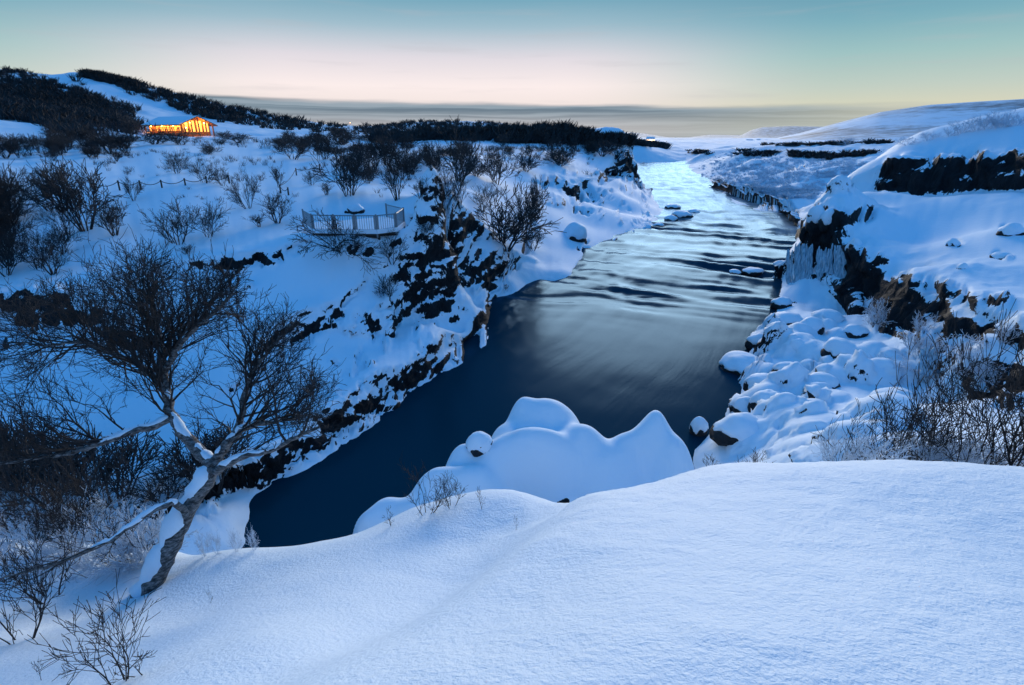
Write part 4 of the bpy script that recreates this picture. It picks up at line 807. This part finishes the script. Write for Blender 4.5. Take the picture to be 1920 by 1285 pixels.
# ------------------------------------------------------------------ foreground birch
def build_birch():
    KF = 1.32; r_ = random.Random(11); B0 = PD(272, 1112, 5.0 * KF)
    def L(*pp): return [PD(q[0], q[1], q[2] * KF) for q in pp]
    limbs = {  # pixel paths with depth, start and end radius in metres
        'trunk': (L((268, 1120, 5.0), (296, 1075, 5.0), (322, 1015, 5.0), (352, 955, 5.02), (385, 905, 5.05), (400, 872, 5.08)), 0.100, 0.072),
        'main': (L((400, 872, 5.08), (372, 845, 5.1), (342, 812, 5.12), (320, 778, 5.15), (312, 735, 5.18), (306, 695, 5.2), (300, 640, 5.25), (292, 590, 5.25), (285, 540, 5.3)), 0.066, 0.014),
        'left': (L((322, 780, 5.15), (300, 797, 5.05), (250, 808, 4.95), (200, 828, 4.85), (130, 850, 4.75), (60, 858, 4.65), (-10, 872, 4.6)), 0.040, 0.012),
        'upleft': (L((312, 735, 5.18), (270, 690, 5.3), (215, 665, 5.4), (150, 640, 5.45), (90, 650, 5.5), (20, 640, 5.5)), 0.030, 0.008),
        'upright_': (L((306, 700, 5.2), (340, 640, 5.1), (385, 600, 5.05), (430, 560, 5.0), (450, 520, 5.0)), 0.030, 0.008),
        'right': (L((400, 872, 5.08), (418, 845, 5.1), (440, 815, 5.15), (470, 795, 5.2), (520, 790, 5.25), (585, 778, 5.3)), 0.052, 0.010),
        'right2': (L((440, 815, 5.15), (455, 780, 5.2), (460, 740, 5.2), (475, 690, 5.2), (520, 640, 5.2), (555, 600, 5.2)), 0.036, 0.008),
        'low': (L((405, 885, 5.05), (430, 866, 4.98), (470, 850, 4.92), (520, 842, 4.88), (545, 825, 4.85), (600, 800, 4.85)), 0.042, 0.012),
        'droop': (L((350, 968, 4.96), (342, 945, 4.85), (318, 940, 4.78), (290, 955, 4.7), (240, 990, 4.6), (180, 1030, 4.5), (100, 1060, 4.4), (0, 1085, 4.35)), 0.034, 0.008)}
    pos, par, fixed = [], [], []; limb_idx = {}
    def add(p, pa, rad=None): pos.append(np.array(p)); par.append(pa); fixed.append(rad); return len(pos) - 1
    for nm, (pts, ra, rb) in limbs.items():
        ra, rb = ra * KF, rb * KF; pts = np.array(pts); seg = np.linalg.norm(np.diff(pts, axis=0), axis=1); s = np.concatenate([[0], np.cumsum(seg)]); n = max(4, int(s[-1] / 0.07))
        ss = np.linspace(0, s[-1], n); P = np.stack([np.interp(ss, s, pts[:, k]) for k in range(3)], -1)
        for _ in range(3): P[1:-1] = 0.25 * P[:-2] + 0.5 * P[1:-1] + 0.25 * P[2:]
        P[2:-1] += 0.010 * nrng.standard_normal((n - 3, 3)); R = np.linspace(ra, rb, n); ids = []
        pa = -1 if nm == 'trunk' else int(np.argmin([np.linalg.norm(q - P[0]) for q in pos])); 
        for k in range(n):
            if k == 0 and pa >= 0: ids.append(pa); continue
            pa = add(P[k], pa, R[k]); ids.append(pa)
        limb_idx[nm] = (ids, P, R)
    # crown: attractors in the crown's volume, space colonisation
    poly = np.array([(-60, 640), (20, 540), (110, 490), (190, 455), (260, 445), (330, 480), (400, 480), (450, 500), (490, 570), (560, 590), (610, 650), (640, 740), (600, 800), (520, 830), (470, 800), (440, 745), (400, 770), (360, 760), (330, 800), (250, 790), (160, 800), (80, 880), (-60, 900)], float)
    low = np.array([(-60, 1050), (60, 1040), (170, 1010), (260, 960), (300, 960), (240, 1030), (120, 1100), (-60, 1160)], float)
    def inside(x, y, pg):
        c = False; j = len(pg) - 1
        for i in range(len(pg)):
            if (pg[i][1] > y) != (pg[j][1] > y) and x < (pg[j][0] - pg[i][0]) * (y - pg[i][1]) / (pg[j][1] - pg[i][1]) + pg[i][0]: c = not c
            j = i
        return c
    C0 = PD(330, 850, 5.1 * KF); br = {}
    inpoly = lambda q, pg: (lambda t_: inside(float(t_[0]), float(t_[1]), pg))(topix(*q))
    def sprout(p, d, pg, lmin, lmax, r0, kids, up):
        d = d / (np.linalg.norm(d) + 1e-9); Lb = r_.uniform(lmin, lmax)
        while Lb > 0.16 and not inpoly(p + d * Lb * 1.9, pg): Lb *= 0.86
        if Lb <= 0.18: kids = (3, 3)
        grow(br, Vector(p), Vector(d), Lb, r0 * (0.55 + 0.45 * Lb / lmax), 0, r_, up, kids, 6, 0.34)
    for nm, cnt, f0 in (('main', 42, 0.30), ('left', 34, 0.22), ('upleft', 64, 0.08), ('upright_', 34, 0.10), ('right', 26, 0.18), ('right2', 34, 0.10), ('low', 13, 0.35)):
        ids, P, R = limb_idx[nm]
        for k in range(cnt):
            t_ = f0 + (1 - f0) * (k + r_.random()) / cnt; i_ = min(int(t_ * (len(P) - 1)), len(P) - 2); p_ = P[i_]; tan = P[i_ + 1] - P[i_]; tan /= np.linalg.norm(tan) + 1e-9
            rad_ = (p_ - C0) / (np.linalg.norm(p_ - C0) + 1e-9); d = 0.55 * tan + 0.5 * rad_ + (0.75 if 'left' in nm else 0.55) * nrng.standard_normal(3) + np.array((0, 0.0, 0.12 if 'left' in nm else 0.30))
            sprout(p_, d, poly, 0.45, 1.05, min(0.020, R[i_] * 0.7), (4, 4, 3), 0.16)
    ids, P, R = limb_idx['droop']
    for k in range(16):
        i_ = int((0.35 + 0.63 * k / 16) * (len(P) - 1)); tan = P[i_ + 1] - P[i_]; sprout(P[i_], 0.8 * tan / np.linalg.norm(tan) + 0.5 * nrng.standard_normal(3) + np.array((0, 0, 0.1)), low, 0.3, 0.6, 0.010, (4, 3), 0.05)
    root = link('birch_tree', None, None, B0, 'gnarled leaning bare birch with snow on its trunk at the left foreground', 'tree'); root.empty_display_size = 0.3
    th = [(p_, np.maximum(r2, 0.0027 if l_ < 2 else 0.0021)) for l_, L_ in br.items() for p_, r2 in L_]
    for nm, (ids, P, R) in limb_idx.items():
        R = R * (1 + 0.04 * nrng.standard_normal(len(R)).clip(-1, 1)); R[-1] *= 0.6
        if nm == 'trunk': R[0] *= 1.15
        v, f = tubes([(P, R)], 12); link('trunk' if nm == 'trunk' else 'limb', mk_mesh('limb', v - B0, f, M['bark']), root)
    v, f = tubes(th, 4); link('branches', mk_mesh('branches', v - B0, f, M['twig']), root)
    # snow lying along the upper left side of trunk and limbs
    for nm, f0, f1, k, off in (('trunk', 0.02, 1.0, 0.98, (-0.8, -0.5, 0.5)), ('main', 0.0, 0.50, 0.7, (0.25, -0.1, 0.8)), ('left', 0.0, 0.6, 0.8, (0, -0.1, 0.95)), ('low', 0.0, 0.8, 0.85, (-0.15, -0.1, 0.9)), ('right', 0.05, 0.8, 0.8, (-0.3, -0.15, 0.8)), ('droop', 0.1, 0.62, 0.95, (0, -0.1, 0.95))):
        ids, P, R = limb_idx[nm]; a, b = int(f0 * len(P)), max(int(f1 * len(P)), int(f0 * len(P)) + 4); Q = P[a:b].copy(); RR = R[a:b] * k * (0.55 + 0.6 * np.abs(np.sin(np.arange(b - a) * 0.43 + len(nm))) * nrng.uniform(0.7, 1.2, b - a)); Q += np.array(off) * (R[a:b] * 0.55)[:, None]
        RR[0] *= 0.3; RR[-1] *= 0.2; v, f = tubes([(Q, RR)], 10); link('snow', mk_mesh('snow', v - B0, f, M['snow']), root)
build_birch()

# ------------------------------------------------------------------ twigs in the near snow
def fhit(px, py): return hit(px, py, HF, 1.2, 14, 300)
def near(kind, px, py, w, h, label, tiltv=None, group=None, **k):
    p = fhit(px, py)
    if p is None: return
    F = topix(*p)[2]; shrub(kind, p, w * F / FPX, h * F / FPX * 1.15, label, group, tiltv=tiltv, **k)
near('open', 228, 1282, 150, 200, 'small bare sapling with budded twigs rising from the lower left snow')
near('sprig', 262, 1270, 120, 50, 'low twig bending right from the sapling foot', (0, 0.9), name='sprig', cat='twig')
near('open', 40, 1200, 170, 200, 'bare shrub at the left edge below the birch')
near('open', 95, 1120, 160, 190, 'thin bare shrub in front of the drooping birch branch')
near('sprig', 75, 1275, 30, 40, 'short twig stub at the lower left corner', name='sprig', cat='twig')
near('sprig', 125, 1270, 24, 36, 'pair of short twigs left of the sapling', name='sprig', cat='twig')
near('sprig', 395, 1130, 16, 26, 'single thin twig in open snow right of the birch foot', name='sprig', cat='twig')
near('sprig', 968, 995, 12, 30, 'single tiny twig on the snow shelf below the rock mass', name='sprig', cat='twig')
near('open', 800, 962, 95, 90, 'dark twiggy tuft on the edge of the snow shelf')
near('open', 845, 950, 80, 70, 'second twiggy tuft just right of the dark one on the shelf edge')
near('sprig', 905, 955, 30, 46, 'lone sprig right of the twiggy tufts on the shelf', name='sprig', cat='twig')
near('sprig', 735, 985, 40, 30, 'low sprig left of the twiggy tufts on the shelf', name='sprig', cat='twig')
for _ in range(15):
    near('frosty', rnd.uniform(-40, 330), rnd.uniform(1015, 1075), rnd.uniform(60, 130), rnd.uniform(40, 110), 'one of the frosted twig clumps around the foot of the birch', group='frosted clumps by the birch')
for _ in range(8):
    near('open', rnd.uniform(-60, 320), rnd.uniform(1010, 1060), rnd.uniform(90, 190), rnd.uniform(90, 220), 'one of the dark bare shrubs tangled behind the birch foot', group='dark shrubs behind the birch')
for i, px in enumerate((385, 408, 445, 478)):
    near('frosty', px, 1042 - (px - 385) * 0.1, 26, 46, 'one of the snow-crusted stalks on the snow edge right of the birch', group='snow-crusted stalks', name='stalk', cat='stalk')
for _ in range(9):   # gully behind the tree
    x = rnd.uniform(-60, 430); spx('dense', x, rnd.uniform(900, 960), rnd.uniform(110, 190), rnd.uniform(70, 140), 'one of the dark shrubs filling the gully behind the birch', 'shrubs in the gully')

# ------------------------------------------------------------------ viewing platform
def build_platform():
    corners = [(572, 430, 34.0), (587, 436, 32.2), (628, 435, 32.0), (667, 435, 31.9), (707, 434, 31.9), (744, 429, 32.6), (758, 420, 34.6), (726, 416, 36.4)]
    P = [PD(*c) for c in corners]; zt = float(np.mean([p[2] for p in P[1:6]])); 
    for p in P: p[2] = zt + 0.02 * (p[1] - P[1][1])
    c0 = np.mean(P, axis=0); root = link('viewing_platform', None, None, c0, 'railed viewing platform with grey metal bar fence above the snowy left bank', 'platform')
    Hh = 0.98; sh = lambda a: (a[0] - c0, a[1])
    for p in P: v, f = sh(bar(p - np.array((0, 0, 0.35)), p + np.array((0, 0, Hh + 0.05)), 0.07)); link('post', mk_mesh('post', v, f, M['steel'], False), root)
    for a, b in zip(P[:-1], P[1:]):
        d = b - a; Lh = np.linalg.norm(d); parts = []
        for z_ in (0.12, Hh - 0.03): v, f = bar(a + (0, 0, z_), b + (0, 0, z_), 0.045); parts.append((v - c0, f))
        for e_ in (0.09 / Lh, 1 - 0.09 / Lh): q = a + d * e_; v, f = bar(q + (0, 0, 0.1), q + (0, 0, Hh), 0.045); parts.append((v - c0, f))
        n = max(2, int(Lh / 0.13))
        for k in range(1, n): q = a + d * k / n; v, f = bar(q + (0, 0, 0.12), q + (0, 0, Hh - 0.03), 0.016); parts.append((v - c0, f))
        v, f = joinm(parts); link('railing_panel', mk_mesh('railing_panel', v, f, M['steel'], False), root)
    ring = [p + np.array((0, 0, 0.0)) for p in P]; n = len(ring)
    def slab(z0, z1, grow_):
        cc = np.mean(ring, axis=0); V = [np.array((*(cc + (p - cc) * grow_)[:2], p[2] + z)) - c0 for z in (z0, z1) for p in ring]; fa = [np.array([list(range(n))[::-1]]), np.array([list(range(n, 2 * n))]), np.array([(k, (k + 1) % n, n + (k + 1) % n, n + k) for k in range(n)])]
        return np.array(V), fa
    v, fa = slab(-0.24, -0.12, 0.93); link('deck', mk_mesh('deck', v, fa, M['wood'], False), root)
    v, fa = slab(-0.115, 0.14, 1.03); link('snow', mk_mesh('snow', v, fa, M['snow'], False), root)
    for a, b in ((P[3], P[5]), (P[2], P[4])):
        v, f = bar(a + (0.1, 0.25, -0.32), b + (0, 0.2, -0.34), 0.12); link('beam', mk_mesh('beam', v - c0, f, M['wood'], False), root)
    for k in (3, 4, 5): v, f = bar(P[k] + (0, 0.3, -0.2), P[k] + (0, 0.5, -1.6), 0.12); link('support', mk_mesh('support', v - c0, f, M['wood'], False), root)
build_platform()

# ------------------------------------------------------------------ rope fences
def rope_fence(label, posts, hpx):
    P = [hit(x, y, HL) for x, y in posts]; P = [p for p in P if p is not None]; c0 = P[0]; root = link('rope_fence', None, None, c0, label, 'fence'); T = []
    for p in P:
        F = topix(*p)[2]; h = hpx * F / FPX; v, f = tubes([(np.array([p - (0, 0, 0.3), p + (0.02, 0, h)]), np.array([0.075, 0.065]))], 6); link('post', mk_mesh('post', v - c0, f, M['wood']), root); T.append(p + (0, 0, h * 0.85))
    for a, b in zip(T[:-1], T[1:]):
        t = np.linspace(0, 1, 9)[:, None]; Q = a + (b - a) * t; Q[:, 2] -= 0.30 * (1 - (2 * t[:, 0] - 1) ** 2); v, f = tubes([(Q, np.full(9, 0.03))], 4); link('rope', mk_mesh('rope', v - c0, f, M['rope']), root)
rope_fence('rope fence with short wooden posts crossing the left snowfield', [(180, 358), (224, 354), (264, 354), (304, 353), (348, 350), (388, 346), (430, 344)], 15)
rope_fence('short row of fence posts on the snow left of the big platform shrub', [(541, 366), (526, 361), (556, 330), (600, 322)], 14)
rope_fence('distant post fence on the upper snowfield near the gully top', [(716, 305), (760, 300), (800, 284), (850, 280)], 10)

# ------------------------------------------------------------------ lit lodge
def build_lodge():
    c0 = PD(338, 250, 140); gz = float(HL(c0[0], c0[1])); c0[2] = max(gz, c0[2]) ; root = link('lodge', None, None, c0, 'wooden lodge with snowy roof and glowing orange windows below the left hill', 'building')
    root.rotation_euler = (0, 0, math.radians(-30)); Lx, W, Hw, Hr = 7.4, 3.7, 2.2, 3.75
    wood = plain('lodge_wood', (0.30, 0.13, 0.05), 0.7); glowm = plain('lit_window', (0.8, 0.5, 0.2), 0.4, (1.0, 0.40, 0.06), 1.9); M['glowm'] = glowm
    v, f = box(-Lx, Lx, -W, W, -1.5, Hw); link('wall', mk_mesh('wall', v, f, wood, False), root)
    gv = np.array([(Lx, -W, Hw), (Lx, W, Hw), (Lx, 0, Hr), (Lx - 0.3, -W, Hw), (Lx - 0.3, W, Hw), (Lx - 0.3, 0, Hr)]); link('gable', mk_mesh('gable', gv, [np.array([(0, 1, 2), (3, 5, 4)]), np.array([(0, 2, 5, 3), (1, 4, 5, 2)])], wood, False), root)
    for s in (-1, 1):
        sl = (Hr - Hw) / W; ye = W + 1.3; ze = Hw - 1.3 * sl
        def slabv(z0, th, x0, x1, yo): return np.array([(x, y, z + dz) for x in (x0, x1) for y, z in ((0, Hr + z0), (s * yo, Hr + z0 - yo * sl)) for dz in (0, th)])
        fa = np.array([(0, 1, 3, 2), (4, 6, 7, 5), (0, 4, 5, 1), (2, 3, 7, 6), (0, 2, 6, 4), (1, 5, 7, 3)])
        rf = link('roof', mk_mesh('roof', slabv(0.03, 0.2, -Lx - 1.2, Lx + 1.6, ye), fa, wood, False), root)
        link('snow', mk_mesh('snow', slabv(0.235, 0.10, -Lx - 1.1, Lx + 1.5, ye - 0.1), fa, M['snow'], False), rf)
    for k in range(9):
        x = -Lx + 1.1 + k * 1.6
        if k in (1,): continue
        h0 = 0.5; v, f = box(x - 0.62, x + 0.62, -W - 0.05, -W + 0.02, h0, 2.15); wn = link('window', mk_mesh('window', v, f, glowm, False), root)
        fr = joinm([(lambda b_: b_)(box(x - 0.68, x + 0.68, -W - 0.09, -W - 0.055, q, q + 0.09)) for q in (h0 - 0.09, 1.3, 2.15)] + [box(x + q - 0.04, x + q + 0.04, -W - 0.10, -W - 0.056, h0, 2.15) for q in (-0.66, 0, 0.66)]); link('frame', mk_mesh('frame', fr[0], fr[1], wood, False), wn)
    for k in range(4):
        y = -2.7 + k * 1.8; hh = 2.3 + (Hr - Hw - 0.6) * (1 - abs(y) / W) * 0.9; v, f = box(Lx - 0.02, Lx + 0.05, y - 0.62, y + 0.62, 0.3, hh); link('window', mk_mesh('window', v, f, glowm, False), root)
    for k in range(5):
        y = -W + k * 2 * W / 4; zt = Hw + (Hr - Hw) * (1 - abs(y) / W) - 0.1; v, f = box(Lx + 1.2, Lx + 1.45, y - 0.13, y + 0.13, -1.2, zt); link('column', mk_mesh('column', v, f, wood, False), root)
    for k in range(6):
        x = -Lx + 0.6 + k * 3.0; v, f = box(x - 0.1, x + 0.1, -W - 1.25, -W - 1.05, -1.2, Hw - 0.85); link('column', mk_mesh('column', v, f, wood, False), root)
    v, f = box(-Lx, Lx + 7.5, -W - 2.6, -W - 0.12, -0.35, -0.1); link('deck', mk_mesh('deck', v, f, wood, False), root)
    pr = []
    for k in range(24): x = -Lx + 0.2 + k * 0.98; pr.append(box(x - 0.05, x + 0.05, -W - 2.55, -W - 2.45, -0.1, 0.85))
    pr.append(box(-Lx, Lx + 7.4, -W - 2.54, -W - 2.46, 0.85, 0.95)); v, f = joinm(pr); link('railing', mk_mesh('railing', v, f, wood, False), root)
    for i, (x, y, z) in enumerate([(-5, -W - 0.6, 1.7), (0, -W - 0.6, 1.7), (5, -W - 0.6, 1.7), (Lx + 0.9, -1.8, 2.4), (Lx + 0.9, 1.8, 2.4), (Lx + 4, -W - 1.2, 1.2)]):
        lamp = plain('lamp_glow', (1, 0.7, 0.3), 0.5, (1, 0.55, 0.15), 30.0); v, f = ICO3; lo = link('lamp', mk_mesh('lamp', v * 0.11 + (x, y, z), f, lamp), root)
        ld = bpy.data.lights.new('lodge_lamp', 'POINT'); ld.energy = 230; ld.color = (1.0, 0.38, 0.06); ld.shadow_soft_size = 0.15; l = bpy.data.objects.new('lodge_lamp', ld); COL.objects.link(l); l.parent = root; l.location = (x, y - 0.25, z)
build_lodge()

# ------------------------------------------------------------------ far farms with lights
def farm(px, py, F, w, label, col, es, n=2):
    c0 = PD(px, py, F); root = link('farmhouse', None, None, c0, label, 'house', 'lit farms in the valley'); w = w * F / FPX; h = w * 0.4; wl = plain('farm_wall', (0.5, 0.45, 0.42), 0.8); gm = plain('farm_light', (1, 0.8, 0.5), 0.5, col, es)
    v, f = box(-w / 2, w / 2, -w * 0.25, w * 0.25, -h * 2, h); link('wall', mk_mesh('wall', v, f, wl, False), root)
    rv = np.array([(-w / 2 - .1, -w * .28, h), (w / 2 + .1, -w * .28, h), (w / 2 + .1, w * .28, h), (-w / 2 - .1, w * .28, h), (-w / 2 - .1, 0, h * 1.6), (w / 2 + .1, 0, h * 1.6)]); link('roof', mk_mesh('roof', rv, [np.array([(0, 1, 5, 4), (2, 3, 4, 5), (0, 3, 2, 1)]), np.array([(0, 4, 3), (1, 2, 5)])], M['snow'], False), root)
    for k in range(n): x = -w / 2 + w * (k + 0.5) / n; v, f = box(x - w * 0.16, x + w * 0.16, -w * 0.25 - 0.3, -w * 0.25 - 0.05, h * 0.1, h * 0.75); link('window', mk_mesh('window', v, f, gm, False), root)
W_, R_ = (1.0, 0.62, 0.28), (1.0, 0.30, 0.22)
farm(1219, 267, 520, 15, 'lit farm on the far left shore behind the headland', (1.0, 0.66, 0.42), 7, 3); farm(1391, 267, 640, 5, 'small lit house, left end of the farm lights under the mountain', W_, 8, 1); farm(1405, 269, 640, 11, 'reddish lit farm building under the mountain road', R_, 4, 3); farm(1422, 265, 660, 6, 'white lit house where the mountain road meets the plain', (1, 0.8, 0.65), 9, 2); farm(1436, 266, 660, 6, 'pale lit house at the right end of the farm lights', (1, 0.7, 0.6), 5, 2)
farm(1640, 256, 900, 5, 'single lit farmhouse on the lower mountain slope', W_, 8, 1); farm(657, 231, 330, 3, 'single orange light on the wooded hill right of the lodge', (1, 0.5, 0.15), 8, 1); farm(1272, 263, 1500, 3, 'tiny far light in the valley beyond the river', W_, 6, 1); farm(1308, 263, 1500, 3, 'faint far light right of the tiny valley light', W_, 5, 1)

# ------------------------------------------------------------------ look-alikes in small groups: told apart by their order from the left
ORD = 'leftmost second third fourth fifth sixth seventh eighth ninth tenth eleventh twelfth thirteenth fourteenth fifteenth sixteenth seventeenth eighteenth nineteenth twentieth'.split()
fam = {}
for o in list(COL.objects):
    if o.parent is None and 'label' in o.keys() and o['label'].startswith('one of the '): fam.setdefault(o['label'], []).append(o)
for lab, L_ in fam.items():
    if len(L_) > 20: continue
    L_.sort(key=lambda o: float(topix(*o.location)[0]))
    for i, o in enumerate(L_): o['label'] = (ORD[i] if i == 0 else ORD[i] + ' from left') + ' of the ' + lab[len('one of the '):]
